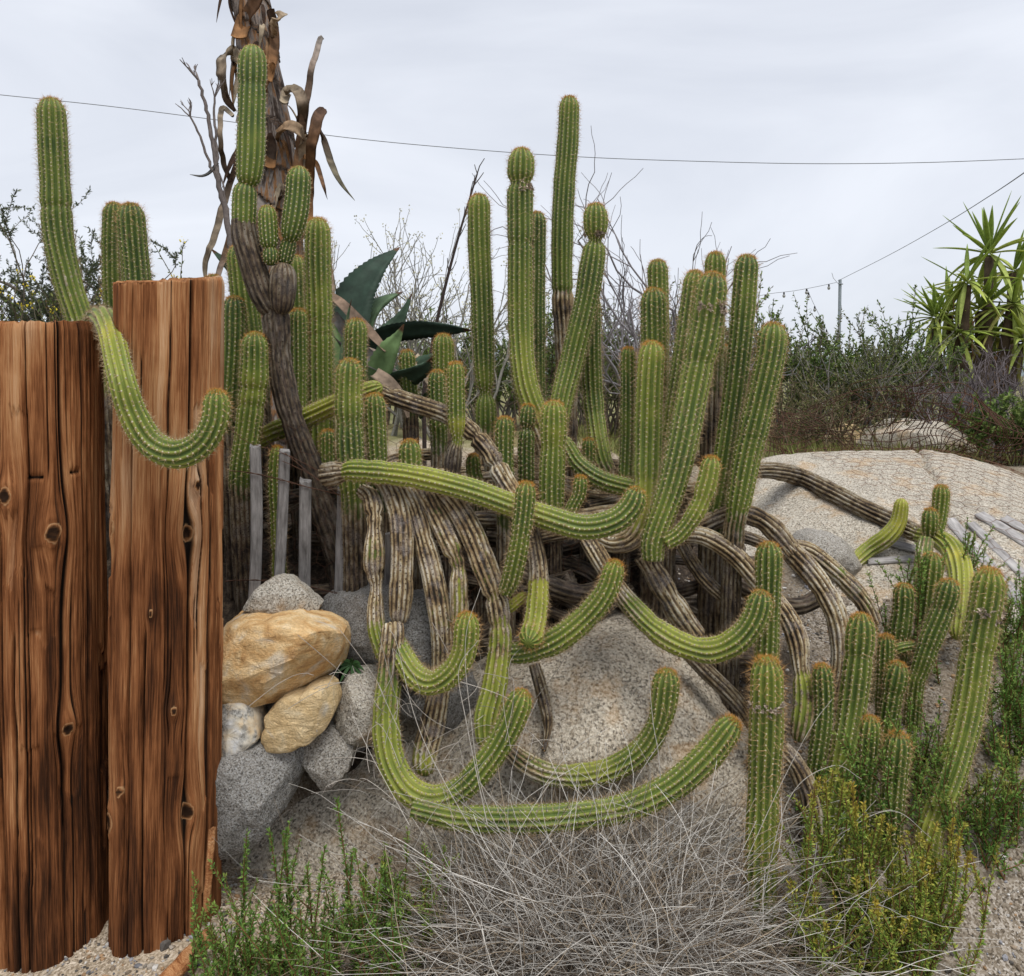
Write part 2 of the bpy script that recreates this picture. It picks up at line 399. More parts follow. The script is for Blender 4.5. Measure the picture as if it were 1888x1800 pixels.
# ================================================================ boulders
def nz3(v, f, seed):
    return np.array([mnoise.fractal(Vector((p[0] * f + seed, p[1] * f, p[2] * f)), .9, 2.1, 4) for p in v])
def main_boulder():
    cx = [-1.12, -1.04, -.92, -.63, -.44, -.24, .01, .31, .53, .71, .83, .92, .98]
    cz = [-.2, -.04, .12, .30, .41, .54, .65, .76, .68, .52, .28, .02, -.2]
    xs = np.linspace(-1.1, .97, 150); zc = np.interp(xs, cx, cz)
    k = np.ones(9) / 9; zc = np.convolve(np.pad(zc, 4, 'edge'), k, 'valid')
    ph = np.linspace(-.6, math.pi * .86, 90)
    ry = .40 + .14 * np.clip(zc / .76, 0, 1) ** .6
    X = np.broadcast_to(xs[None], (90, 150)).copy()
    Yb = 2.94 - ry[None] * np.sign(np.cos(ph))[:, None] * np.abs(np.cos(ph))[:, None] ** .85
    Z = -.25 + (zc[None] + .25) * np.clip(np.sin(ph)[:, None] * .5 + .5, 0, 1) ** 1.05 * 1.0
    Z = -.25 + (zc[None] + .25) * ((np.sin(ph)[:, None] + .56) / 1.56)
    V = np.stack([X, Yb, Z], -1).reshape(-1, 3)
    d = nz3(V, 2.6, 11) * .03 + nz3(V, 9, 3) * .008
    nrm = unit(np.stack([0 * V[:, 0], V[:, 1] - 2.94, V[:, 2] - .1], 1))
    V = V + nrm * d[:, None]
    i = np.arange(89)[:, None]; j = np.arange(149)[None]; n = 150
    q = np.stack([i * n + j, i * n + j + 1, (i + 1) * n + j + 1, (i + 1) * n + j], -1)
    b = np.array([0, 2.9, 0])
    o = obj('granite_boulder', mesh_np('granite_boulder', V - b, q, None, None, M_GRAN), None, b)
    tag(o, 'big pale speckled granite boulder under the drooping cactus stems', 'boulder')
    return V.reshape(90, 150, 3)
BV = main_boulder()

def slab_z(x, y):
    t = np.clip((y - 3.12) / 1.62, 0, 1); ex = 1 - np.clip(np.abs((x - 2.05) / 1.38), 0, 1) ** 3.2
    z = .60 + .53 * (1 - (1 - t) ** 1.75) - .55 * np.clip((y - 4.62) / .5, 0, 1) ** 1.6 - .4 * (1 - np.clip(ex, 0, 1) ** .5) + .05 * (vnoise(x * 1.6 + 3, y * 1.6, 8) - .5) + .03 * (vnoise(x * 4, y * 4 + 7, 9) - .5)
    z = z - .15 * sstep(2.1, 2.8, x) - .05 * (1 - sstep(1.0, 1.5, x))
    u = (x - 2.0) - .28 * (y - 4.2) + .06 * (vnoise(y * 6, x * 0, 4) - .5)         # the crack
    return z - .035 * np.exp(-(u / .012) ** 2) * sstep(3.5, 3.8, y)
def slab():
    xs = np.linspace(.66, 3.44, 240); ys = np.linspace(3.12, 5.18, 150)
    X, Yg = np.meshgrid(xs, ys); Z = slab_z(X, Yg) + .008 * (vnoise(X * 26, Yg * 26, 12) - .5)
    i = np.arange(149)[:, None]; j = np.arange(239)[None]; n = 240
    q = np.stack([i * n + j, i * n + j + 1, (i + 1) * n + j + 1, (i + 1) * n + j], -1)
    b = np.array([2.05, 4.15, .5])
    o = obj('granite_slab', mesh_np('granite_slab', np.stack([X, Yg, Z], -1) - b, q, None, None, M_SLAB), None, b)
    tag(o, 'broad cracked pale granite slab lying behind the cactus clump', 'boulder')
slab()

def surf(x, y):
    return max(float(H(x, y)), float(slab_z(x, y)) if .72 < x < 3.4 and 3.14 < y < 5.1 else -9)
def surfY(px, py, lift=0.0):
    """distance at which the view ray of a photograph pixel comes within lift of the ground or the slab"""
    for Y in np.arange(2.0, 5.0, .01):
        p = P(px, py, Y)
        if p[2] <= surf(p[0], p[1]) + lift: return float(Y)
    return 5.0
def stone(name, label, outline, Y, th, mat, seed, box=.7, rough=.10, facet=9, group='stones of the dry stacked wall', hollow=0):
    """closed rock whose view outline is given in photograph pixels, with its own depth th (metres)"""
    O = np.array([P(x, y, Y) for x, y in outline]); c = O.mean(0); O = c + (O - c) * 1.04; box = box * .68
    rel = O - c; ang = np.arctan2(rel[:, 2], rel[:, 0]); rad = np.hypot(rel[:, 0], rel[:, 2])
    o_ = np.argsort(ang); ang = ang[o_]; rad = rad[o_]
    ang = np.concatenate([ang - 2 * math.pi, ang, ang + 2 * math.pi]); rad = np.tile(rad, 3)
    nu, nv = 72, 36
    u = np.arange(nu) / nu * 2 * math.pi - math.pi; v = np.linspace(-math.pi / 2, math.pi / 2, nv)
    r = np.interp(u, ang, rad)
    cs = np.abs(np.cos(v)) ** box; sn = np.sign(np.sin(v)) * np.abs(np.sin(v)) ** box
    V = np.stack([c[0] + cs[:, None] * (r * np.cos(u))[None], c[1] + np.broadcast_to(sn[:, None] * th, (nv, nu)), c[2] + cs[:, None] * (r * np.sin(u))[None]], -1).reshape(-1, 3)
    size = rad.mean()
    d = nz3(V / size, .9, seed) * rough * size + nz3(V / size, 3.2, seed + 9) * rough * .30 * size + nz3(V / size, 8, seed + 9) * rough * .12 * size
    nr = unit((V - c) / np.array([size, th, size]))
    w = np.repeat(np.maximum(np.abs(sn), .45), nu)
    V = V + nr * (d * w)[:, None]
    rg = np.random.default_rng(seed); sc3 = np.array([size, th, size])          # broken flat faces
    for _ in range(facet):
        n_ = unit(np.array([rg.normal() * .8, -abs(rg.normal()) - .35, rg.normal() * .8])); q_ = (V - c) / sc3
        h_ = np.quantile(q_ @ n_, rg.uniform(.86, .96)); e_ = np.maximum(q_ @ n_ - h_, 0)
        V = V - (e_[:, None] * n_ * .88) * sc3
    V = V + nr * (nz3(V / size, 5.5, seed + 31) * .03 * size)[:, None]
    i = np.arange(nv - 1)[:, None]; j = np.arange(nu)[None]
    q = np.stack([i * nu + j, i * nu + (j + 1) % nu, (i + 1) * nu + (j + 1) % nu, (i + 1) * nu + j], -1)
    b = np.array([c[0], c[1], V[:, 2].min()])
    me = mesh_np(name, V - b, q, None, None, mat); me.set_sharp_from_angle(angle=.42)
    ob = obj(name, me, None, b)
    return tag(ob, label, 'stone', group)

stone('wall_stone', 'grey rounded triangular stone perched on top of the large orange rock', [(455, 1122), (468, 1098), (492, 1074), (520, 1063), (548, 1078), (572, 1098), (592, 1114), (580, 1130), (540, 1137), (505, 1134), (475, 1133)], 2.53, .085, M_BLUE, 3, .85, .12)
stone('wall_stone', 'large orange tan faceted rock, widest of the stacked wall', [(393, 1200), (402, 1172), (440, 1145), (500, 1136), (560, 1136), (590, 1142), (630, 1160), (637, 1195), (628, 1225), (590, 1252), (550, 1268), (500, 1278), (440, 1280), (415, 1262), (396, 1235)], 2.46, .14, M_ORANGE, 21, .55, .12, 7)
stone('wall_stone', 'small dull brown rock tucked behind the large orange rock', [(420, 1160), (440, 1137), (500, 1128), (520, 1150), (470, 1175), (430, 1178)], 2.63, .07, M_ORANGE, 29, .8, .1)
stone('wall_stone', 'white and grey chunk with orange edge beside the wooden post', [(394, 1330), (402, 1300), (425, 1286), (460, 1286), (474, 1300), (484, 1330), (484, 1352), (455, 1380), (430, 1391), (405, 1375), (395, 1352)], 2.42, .085, M_WHITE, 35, .6, .10, 4)
stone('wall_stone', 'flat tan angular stone wedged below the large orange rock', [(497, 1312), (512, 1296), (560, 1272), (605, 1259), (615, 1268), (622, 1292), (612, 1318), (590, 1345), (560, 1362), (530, 1372), (498, 1370), (492, 1345), (500, 1330)], 2.42, .07, M_TAN, 44, .38, .05, 2)
stone('wall_stone', 'upright blue grey stone with tan top behind the green hanging stem', [(620, 1300), (630, 1262), (660, 1240), (700, 1236), (720, 1270), (722, 1330), (705, 1372), (675, 1378), (645, 1355), (624, 1330)], 2.50, .09, M_BLUE, 52, .75, .12)
stone('wall_stone', 'large dark grey wedge shaped stone at the foot of the wall', [(402, 1390), (430, 1372), (480, 1366), (540, 1362), (562, 1378), (568, 1410), (548, 1440), (515, 1490), (490, 1522), (450, 1545), (415, 1552), (400, 1540), (402, 1470)], 2.42, .13, M_DKGREY, 63, .6, .10, 8)
stone('wall_stone', 'grey rough stone between the tan stone and the boulder', [(565, 1375), (590, 1350), (625, 1342), (650, 1365), (648, 1400), (630, 1430), (600, 1446), (572, 1438), (562, 1405)], 2.47, .08, M_GREY, 71, .75, .12)
stone('wall_stone', 'big smooth dark granite block behind the brown hanging stems', [(590, 1120), (605, 1102), (660, 1094), (740, 1090), (800, 1100), (850, 1130), (865, 1190), (840, 1235), (760, 1240), (690, 1225), (640, 1200), (605, 1160)], 2.66, .15, M_DKGREY, 83, .65, .08)
stone('wall_stone', 'dark stone in the shade below the brown hanging stems', [(720, 1250), (780, 1235), (850, 1240), (880, 1280), (860, 1330), (790, 1345), (735, 1320)], 2.66, .1, M_DKGREY, 87, .7, .12)
stone('slope_rock', 'smooth grey blue rock lying at the foot of the granite slab', [(1462, 1012), (1480, 990), (1520, 985), (1560, 1005), (1590, 1030), (1560, 1060), (1500, 1060), (1465, 1040)], surfY(1520, 1062) + .05, .16, M_GREY, 91, .8, .08, group=None)
stone('background_boulder', 'rounded pinkish boulder in the grass behind the tangled wire', [(1570, 850), (1585, 815), (1630, 790), (1690, 780), (1740, 790), (1785, 815), (1800, 850), (1690, 862)], 5.75, .35, M_SLAB, 95, .85, .06, group=None)
stone('background_boulder', 'small ochre rock in the grass behind the rusty wire fence', [(1520, 835), (1535, 800), (1560, 780), (1585, 800), (1592, 838), (1555, 850)], 5.9, .15, M_TAN, 98, .85, .1, group=None)

# ================================================================ wooden posts
def post_mesh(name, Hh, R0, seed, knots, lean, cuts=(), shade=0.0, slope=.02):
    rg = np.random.default_rng(seed)
    nt, nzv = 620, 250
    th = np.linspace(0, 2 * math.pi, nt, endpoint=False); z = np.linspace(-.12, Hh, nzv)
    TH, Zz = np.meshgrid(th, z)
    U = R0 * TH
    G = U.copy(); knot = np.zeros_like(U); bulge = np.zeros_like(U)
    for (a, kz, s, dep) in knots:                       # a: angle from the camera facing side
        kt = (1.5 * math.pi + a) * R0
        du = (U - kt + math.pi * R0) % (2 * math.pi * R0) - math.pi * R0; dv = Zz - kz
        e = np.exp(-(du / (2.2 * s)) ** 2 - (dv / (5.5 * s)) ** 2)
        G = G - du * e * .9
        rr = np.hypot(du / s, dv / (1.35 * s))
        knot = np.maximum(knot, 1 - sstep(.55, 1.0, rr + .3 * (vnoise(U * 90, Zz * 60, 31) - .5)))
        bulge += .010 * np.exp(-(rr / 1.8) ** 2) - dep * np.exp(-(rr / .5) ** 2) - .004 * np.exp(-((rr - 1.0) / .16) ** 2)
    wob = .010 * (vnoise(Zz * 2.2, TH * .6, 20 + seed) - .5) + .004 * (vnoise(Zz * 7, TH * 2, 21 + seed) - .5)
    G = G + wob
    circ = 2 * math.pi * R0
    crack = np.zeros_like(U); dd = np.zeros_like(U)
    for _ in range(80):
        t0 = rg.random() * circ; zc = rg.random() * Hh; ln = rg.choice([.12, .25, .5, .95]) * (.7 + .6 * rg.random()); w = rg.uniform(.0010, .0030); dep = rg.uniform(.004, .016)
        du = (G - t0 + circ / 2) % circ - circ / 2
        env = 1 - sstep(.75, 1.0, np.abs(Zz - zc) / ln)
        c = np.exp(-(du / (w * (.5 + .5 * env))) ** 2) * env
        crack = np.maximum(crack, c * min(1, dep / .009)); dd -= dep * c
    for t0 in [.12, .47, .60, .69, .74, .87, .95]:                          # a few long drying checks
        du = (G - t0 * circ + circ / 2) % circ - circ / 2
        w = .0026 + .0030 * vnoise(Zz * 3, 0 * Zz + t0 * 50, 40)
        c = np.exp(-(du / w) ** 2) * sstep(.25, .45, vnoise(Zz * 1.6 + t0 * 30, Zz * 0, 41)); crack = np.maximum(crack, c); dd -= .022 * c
    fib = (vnoise(G * 260, Zz * 5, 50) - .5) * .0030 + (vnoise(G * 90, Zz * 2.2, 51) - .5) * .0050 + (vnoise(G * 24, Zz * 1.1, 52) - .5) * .009
    # splintered shingles: steps where outer fibres have broken away
    step = np.zeros_like(U); weather = .5 + 0 * U
    for _ in range(26):
        t0 = rg.random() * circ; hw = rg.uniform(.008, .028); z0 = rg.random() * Hh * .95; ln = rg.uniform(.1, .6)
        du = (G - t0 + circ / 2) % circ - circ / 2
        m = (np.abs(du) < hw) * (Zz < z0 + .03 * vnoise(U * 150, Zz * 0, 60)) * (Zz > z0 - ln - .05 * vnoise(U * 120, Zz * 0 + 9, 61))
        step -= m * rg.uniform(.0025, .006); weather = np.where(m > 0, weather + rg.uniform(-.25, .35), weather)
    for (cz_, a0, a1) in cuts:                                          # old saw cuts across the grain
        m = np.exp(-((Zz - cz_ - .004 * np.sin(TH * 9)) / .0045) ** 2) * (TH > 1.5 * math.pi + a0) * (TH < 1.5 * math.pi + a1); crack = np.maximum(crack, m); dd -= .012 * m
    weather = weather + shade
    big = (vnoise(TH * 1.6, Zz * 1.3, 70 + seed) - .5) * .010
    taper = R0 * (1 + .03 * (1 - Zz / Hh))
    rad = taper + dd + fib + step + bulge + big
    weather = weather + (Zz / Hh - .5) * .42 + (vnoise(TH * 3, Zz * 2.4, 75 + seed) - .5) * .7
    top = Hh - slope * (1 - np.cos(TH - 1.2)) - .012 * (vnoise(TH * 14, 0 * TH, 80) - .5)
    Zo = np.where(Zz > Hh - .035, np.minimum(Zz, top), Zz)
    rad = rad * (1 - .05 * sstep(Hh - .03, Hh, Zz))
    V = np.stack([rad * np.cos(TH) + lean[0] * (Zz / Hh - 1), rad * np.sin(TH), Zo], -1)
    caps = []
    for f in (.66, .3, .0):
        c = V[-1].copy(); mid = V[-1].mean(0); c = mid + (c - mid) * f; c[:, 2] -= .006 * rg.random(nt); caps.append(c)
    V = np.concatenate([V, np.stack(caps)]).reshape(-1, 3)
    nr = nzv + 3
    i = np.arange(nr - 1)[:, None]; j = np.arange(nt)[None]
    q = np.stack([i * nt + j, i * nt + (j + 1) % nt, (i + 1) * nt + (j + 1) % nt, (i + 1) * nt + j], -1)
    def ext(a, val): return np.concatenate([a, np.full((3, nt), val)]).ravel()
    grain = np.stack([ext(G, .3), ext(Zz, Hh), np.zeros(nr * nt)], 1)
    return mesh_np(name, V, q, None, {'grain': grain, 'crack': ext(crack, 0), 'knot': ext(knot, 0), 'weather': np.clip(ext(weather, .6), 0, 1)}, M_WOOD)

pr = P(316, 690, 2.30); pl = P(80, 690, 2.31)
top_r = P(312, 494, 2.2)[2]; top_l = P(92, 588, 2.2)[2]
p1 = obj('wooden_post', post_mesh('wooden_post', top_r, .1335, 5, [(-.95, 1.13, .017, .010), (.76, 1.12, .018, .010), (.92, 1.24, .010, .004), (-.87, .38, .021, .014), (-.48, .475, .009, .008), (.78, .405, .016, .008), (.5, .68, .008, .004), (.1, .93, .005, .003)], (.045, 0)), None, (pr[0], 2.30, 0))
tag(p1, 'tall reddish brown weathered timber post with the cactus stem hooked over it', 'post', 'timber posts')
p2 = obj('wooden_post', post_mesh('wooden_post', top_l, .1385, 9, [(-.15, 1.22, .017, .006), (.62, 1.125, .020, .004), (.83, .62, .013, .008)], (.02, 0), [(1.268, -.95, -.42), (1.262, .21, .48), (1.27, .92, 1.1)], -.16, .004), None, (pl[0], 2.31, 0))
tag(p2, 'shorter dark brown timber post with two big knots, beside the tall one', 'post', 'timber posts')
p3 = obj('wooden_post', p2.data); p3.location = (pl[0] - .325, 2.31, -.08); p3.rotation_euler = (0, 0, 2.1)
tag(p3, 'dark timber post past the short knotted one, only its edge in view', 'post', 'timber posts')

def plank(name, a, b, w, t, mat, normal, label, cat, group=None, bend=0.0, seed=0, taper=1.0):
    """a split board from a to b: bevelled section, bowed along its length, rough ends"""
    a = np.asarray(a, float); b = np.asarray(b, float); n = 18
    s = np.linspace(0, 1, n)[:, None]
    d = unit(b - a); S = unit(np.cross(d, normal)); Nn = np.cross(S, d)
    C = a + (b - a) * s + S * (bend * np.sin(math.pi * s)) + S * .002 * (vnoise(s * 9 + seed, s * 0, 90) - .5)
    W = w * (1 - (1 - taper) * s) * (1 + .10 * (vnoise(s * 6 + seed * 3, s * 0 + 2, 91) - .5)); bv = t * .3
    sec = [(-.5, .5, bv, 0), (-.5, -.5, 0, bv)]
    pts = [C - S * W / 2 + Nn * (t / 2 - bv), C - S * (W / 2 - bv) + Nn * t / 2, C + Nn * t * .48, C + S * (W / 2 - bv) + Nn * t / 2, C + S * W / 2 + Nn * (t / 2 - bv), C + S * W / 2 - Nn * (t / 2 - bv), C + S * (W / 2 - bv) - Nn * t / 2, C - S * (W / 2 - bv) - Nn * t / 2, C - S * W / 2 - Nn * (t / 2 - bv)]
    V = np.stack(pts, 1); m = 9
    rg = np.random.default_rng(seed)
    V[0] += d * rg.uniform(-.004, .004, (m, 1)); V[-1] += d * (rg.uniform(-.006, .006, (m, 1)) + np.linspace(-.006, .006, m)[:, None])
    i = np.arange(n - 1)[:, None]; j = np.arange(m)[None]
    q = np.stack([i * m + j, i * m + (j + 1) % m, (i + 1) * m + (j + 1) % m, (i + 1) * m + j], -1).reshape(-1, 4)
    V = V.reshape(-1, 3); V = np.concatenate([V, C[:1], C[-1:]])
    k = n * m
    tr = [(k, (jj + 1) % m, jj) for jj in range(m)] + [(k + 1, (n - 1) * m + jj, (n - 1) * m + (jj + 1) % m) for jj in range(m)]
    gx = np.concatenate([np.tile(np.linspace(-w / 2, w / 2, m), n), [0, 0]]) + seed * .37; gz = np.concatenate([np.repeat(s[:, 0] * np.linalg.norm(b - a), m), [0, 1]])
    base = a.copy()
    ob = obj(name, mesh_np(name, V - base, q, tr, {'grain': np.stack([gx, gx * 0 + seed, gz], 1), 'crack': gx * 0, 'knot': gx * 0, 'weather': gx * 0 + .62}, mat, False), None, base)
    return tag(ob, label, cat, group)

plank('timber_offcut', P(300, 1815, 2.05), P(388, 1722, 2.14), .042, .022, M_WOOD, (0, -.5, .8), 'split wood offcut lying on the sand at the foot of the tall post', 'wood', seed=3)
plank('post_splinter', P(380, 1680, 2.20), P(391, 1530, 2.25), .018, .014, M_WOOD, (.6, -.7, 0), 'long wood sliver leaning on the side of the tall post', 'wood', seed=6)
FG = 'grey fence pickets'
fn = (0, -1, 0)
for k, (x0, y0, x1, y1, w, bend, lab) in enumerate([
    (434, 1142, 470, 824, 19, .026, 'bowed grey picket nearest the tall timber post, its top broken round'),
    (490, 1082, 525, 832, 18, .006, 'leaning grey picket with a square top, second from the timber post'),
    (556, 1092, 563, 886, 20, .0, 'short upright grey picket with a dark stain, third from the timber post'),
    (604, 1110, 632, 900, 17, .006, 'grey picket below the cut woody cactus end'),
    (661, 1100, 676, 950, 18, .004, 'half hidden grey picket just behind the beaded brown cactus stem'),
    (716, 1098, 718, 985, 16, .0, 'shaded grey picket behind the purple brown hanging stems')]):
    a = P(x0, y0, 2.68); b = P(x1, y1, 2.70); m = mpp(a)
    if k == 0: pass
    a2 = a.copy(); a2[2] = min(a[2], H(a[0], a[1]) - .02)
    plank('fence_picket', a2, b, w * m * 1.1, .016 + .003 * (k % 3), M_PICKET, fn, lab, 'fence picket', FG, bend, 10 + k)
for k, (x0, y0, Y0, x1, y1, Y1, w, lab) in enumerate([
    (1750, 958, 3.42, 1905, 1135, 2.95, 15, 'bleached slat under wire on the slope, longest of the fallen fence'),
    (1790, 965, 3.45, 1910, 1085, 3.05, 12, 'thin bleached slat beside the longest fallen one'),
    (1805, 948, 3.55, 1910, 1012, 3.25, 15, 'bleached slat higher up the granite, under the wire'),
    (1850, 955, 3.6, 1915, 990, 3.4, 13, 'short bleached slat, uppermost of the fallen fence'),
    (1640, 1000, 3.35, 1706, 1018, 3.3, 11, 'pale slat sticking out behind the yellow cactus stem'),
    (1600, 1035, 3.2, 1690, 1030, 3.2, 9, 'pale thin slat at the foot of the yellow cactus stem')]):
    a = P(x0, y0, surfY(x0, y0, .015)); b = P(x1, y1, surfY(x1, y1, .015))
    plank('fallen_slat', a, b, w * 1.7 * mpp(a), .014, M_PALE, (0, -.5, .85), lab, 'fence slat', 'fallen bleached fence slats', 0, 30 + k)

# ================================================================ wires
RUST = np.array([.10, .045, .025])
def wire_obj(name, lines, rad, c, label, cat, group=None, sides=4):
    mb = MB()
    for l in lines: mb.tube(crom(l, .03)[0], rad, sides, c)
    b = np.asarray(lines[0][0], float)
    return tag(obj(name, mb.mesh(name, M_WIRE, b), None, b), label, cat, group)
def strand(pts, Y, tw=0.0, ph=0):
    l = np.array([P(x, y, Y) for x, y in pts]); l = crom(l, .01)[0]
    s = np.arange(len(l))
    l[:, 2] += tw * np.sin(s * .9 + ph); l[:, 1] += tw * np.cos(s * .9 + ph)
    return l
wire_obj('fence_wire', [strand([(425, 868), (462, 872), (516, 884), (562, 897), (625, 912), (700, 930)], 2.685, .002, k * math.pi) for k in (0, 1)], .0011, RUST * .8, 'rusty twisted wire running across the upper part of the pickets', 'wire', 'wires holding the pickets')
wire_obj('fence_wire', [strand([(415, 1072), (440, 1070), (495, 1071), (560, 1080), (612, 1092), (690, 1105)], 2.675, .002, k * math.pi) for k in (0, 1)], .0011, RUST * .6, 'dark twisted wire running across the lower part of the pickets', 'wire', 'wires holding the pickets')
wire_obj('fence_wire', [strand([(415, 780), (455, 815), (520, 835), (600, 875), (650, 905)], 2.69), strand([(520, 850), (560, 868), (620, 905), (690, 945)], 2.685), strand([(525, 835), (580, 880), (640, 925)], 2.68)], .0009, RUST, 'loose slack rusty wires hanging from the square topped picket', 'wire', 'wires holding the pickets')

def hexnet(fn, nu, nv, cell, rad, c, jit=.15):
    """chicken wire: hexagon edges mapped by fn(u, v) in metres"""
    mb = MB(); rg = np.random.default_rng(5)
    pts = {}
    def node(i, j):
        if (i, j) not in pts:
            u = i * cell * .5; v = (j * 1.5 + (.25 if (i + j) % 2 else -.25)) * cell * .577
            pts[(i, j)] = fn(u + rg.normal() * cell * .05, v + rg.normal() * cell * .05)
        return pts[(i, j)]
    for j in range(nv):
        for i in range(nu):
            for b in ((i + 1, j),) + (((i, j + 1),) if (i + j) % 2 else ()):
                if b[0] >= nu or b[1] >= nv: continue
                p, q = node(i, j), node(*b)
                if p is None or q is None: continue
                mb.tube(np.stack([p, q]), rad, 3, c)
    return mb
def on_slab(u, v):
    x = 1.15 + u; y = 3.28 + v
    if not (1.60 + .9 * float(vnoise(y * 1.7, x * 0, 93)) - .45 < x < 3.3 and 3.2 < y < 4.75) or vnoise(x * 9, y * 9, 94) > .86: return None
    z = max(float(slab_z(x, y)), float(H(x, y))) + .008 + .012 * float(vnoise(x * 6, y * 6, 95))
    return np.array([x, y, z])
mb = hexnet(on_slab, 60, 46, .068, .0009, RUST * 1.6); b = np.array([1.15, 3.3, .8])
tag(obj('chicken_wire', mb.mesh('chicken_wire', M_WIRE, b), None, b), 'rusty hexagonal chicken wire spread flat over the granite slab', 'wire mesh')
def fence_net(u, v):
    x = -.86 + u; z = .62 + v
    y = 2.74 + .05 * float(vnoise(u * 4, v * 4, 96)) + .12 * sstep(.45, 1.2, u)
    if z < H(x, y) - .02: return None
    return np.array([x, y, z])
mb = hexnet(fence_net, 62, 18, .05, .0007, RUST * .8); b = np.array([-.86, 2.74, .62])
tag(obj('chicken_wire', mb.mesh('chicken_wire', M_WIRE, b), None, b), 'thin hexagonal wire netting hanging behind the grey pickets', 'wire mesh')

def tangled_fence():
    mb = MB(); rg = np.random.default_rng(8)
    def f(u, v):
        x = P(1395 + u * 530, 800, 5.0)[0]; 
        sag = .30 * math.exp(-((u - .22) / .16) ** 2) + .16 * sstep(.55, 1.0, u)
        z = 1.04 + (.40 - sag * .6) * v + .10 * (vnoise(u * 5, v * 2.2, 97) - .5) - .10 * sstep(.6, 1, u)
        y = 5.05 + .30 * v * math.sin(u * 7) + .25 * (vnoise(u * 4 + 3, v * 3, 98) - .5)
        return np.array([x + .05 * (vnoise(u * 9, v * 9, 99) - .5), y, z])
    for v in np.linspace(0, 1, 11):
        l = np.array([f(u, v + .05 * math.sin(u * 17 + v * 9)) for u in np.linspace(0, 1, 46)]); mb.tube(l, .0027, 3, RUST * rg.uniform(.5, 1.2))
    for u in np.linspace(0, 1, 46):
        l = np.array([f(u + .025 * math.sin(v * 5 + u * 23), v) for v in np.linspace(0, 1, 12)]); mb.tube(l, .0027, 3, RUST * rg.uniform(.5, 1.2))
    for _ in range(40):                                                     # loose bent ends
        u, v = rg.random(2); l = np.array([f(u + rg.normal() * .03 * k, np.clip(v + rg.normal() * .12 * k, 0, 1.2)) for k in range(4)])
        mb.tube(crom(l, .02)[0], .0024, 3, RUST * rg.uniform(.5, 1.2))
    b = np.array([2.2, 5.05, 1.0])
    tag(obj('wire_fence', mb.mesh('wire_fence', M_WIRE, b), None, b), 'collapsed rusty square mesh wire fence tangled behind the granite slab', 'wire fence')
tangled_fence()

GREYW = np.array([.10, .105, .115])
wire_obj('overhead_cable', [[P(x, y, 16) for x, y in [(-60, 168), (0, 175), (200, 196), (420, 224), (640, 254), (860, 275), (1080, 290), (1300, 298), (1500, 302), (1700, 300), (1888, 293), (1960, 289)]]], .0065, GREYW * 1.8, 'thin overhead cable sagging across the grey sky', 'cable')
wire_obj('overhead_cable', [[P(x, y, 12 - 2.2 * k) for k, (x, y) in enumerate([(1545, 518), (1640, 470), (1740, 414), (1830, 358), (1930, 290)])]], .0032, GREYW * 1.6, 'thin cable rising from the metal pole towards the yucca', 'cable')
# metal pole and the string of lights
pb = P(1546, 700, 12); zb = float(H(pb[0], 12)); zt = P(1546, 516, 12)[2]
pole = root('metal_pole', (pb[0], 12, zb), 'slim grey metal pole standing among the shrubs on the horizon', 'pole')
mb = MB(); rr = .021
mb.tube([[0, 0, -.05], [0, 0, .5], [0, 0, zt - zb - .03], [0, 0, zt - zb]], [rr, rr, rr, rr * .98], 12, (.27, .31, .34)); mb.tube([[0, 0, zt - zb - .001], [0, 0, zt - zb + .006]], [rr, .001], 12, (.27, .31, .34))
obj('shaft', mb.mesh('shaft', M_WIRE), pole)
mb = MB(); mb.tube([[-.03, -.024, zt - zb - .06], [.03, -.024, zt - zb - .06]], .008, 6, (.2, .22, .24)); mb.tube([[-.03, -.024, zt - zb - .06], [-.10, -.024, zt - zb + .02], [-.12, -.02, zt - zb + .09]], .003, 4, (.2, .2, .2))
obj('bracket', mb.mesh('bracket', M_WIRE), pole)
def light_string(pts, name_label, nb):
    l = np.array([P(x, y, 12) for x, y in pts]); c, s, Ls = crom(l, .05)
    r_ = root('light_string', c[0], name_label, 'light string', 'strings of lights on the pole')
    mb = MB(); mb.tube(c, .0028, 4, (.12, .12, .125)); obj('cord', mb.mesh('cord', M_WIRE, c[0]), r_)
    for k in range(nb):
        p = c[int((k + .5) / nb * (len(c) - 1))] - c[0]
        mb = MB(); mb.tube([p, p - [0, 0, .02], p - [0, 0, .035]], [.008, .012, .012], 6, (.03, .03, .03)); mb.tube([p - [0, 0, .035], p - [0, 0, .05], p - [0, 0, .07], p - [0, 0, .078]], [.014, .022, .016, .002], 8, (.35, .35, .34))
        obj('bulb', mb.mesh('bulb', M_WIRE), r_)
light_string([(1542, 521), (1500, 530), (1460, 537), (1425, 541), (1390, 548), (1350, 560)], 'string of small bulbs running from the pole towards the tall cacti', 5)
light_string([(1488, 533), (1500, 560), (1515, 590), (1530, 620)], 'short string of bulbs hanging down slantwise into the shrubs', 4)

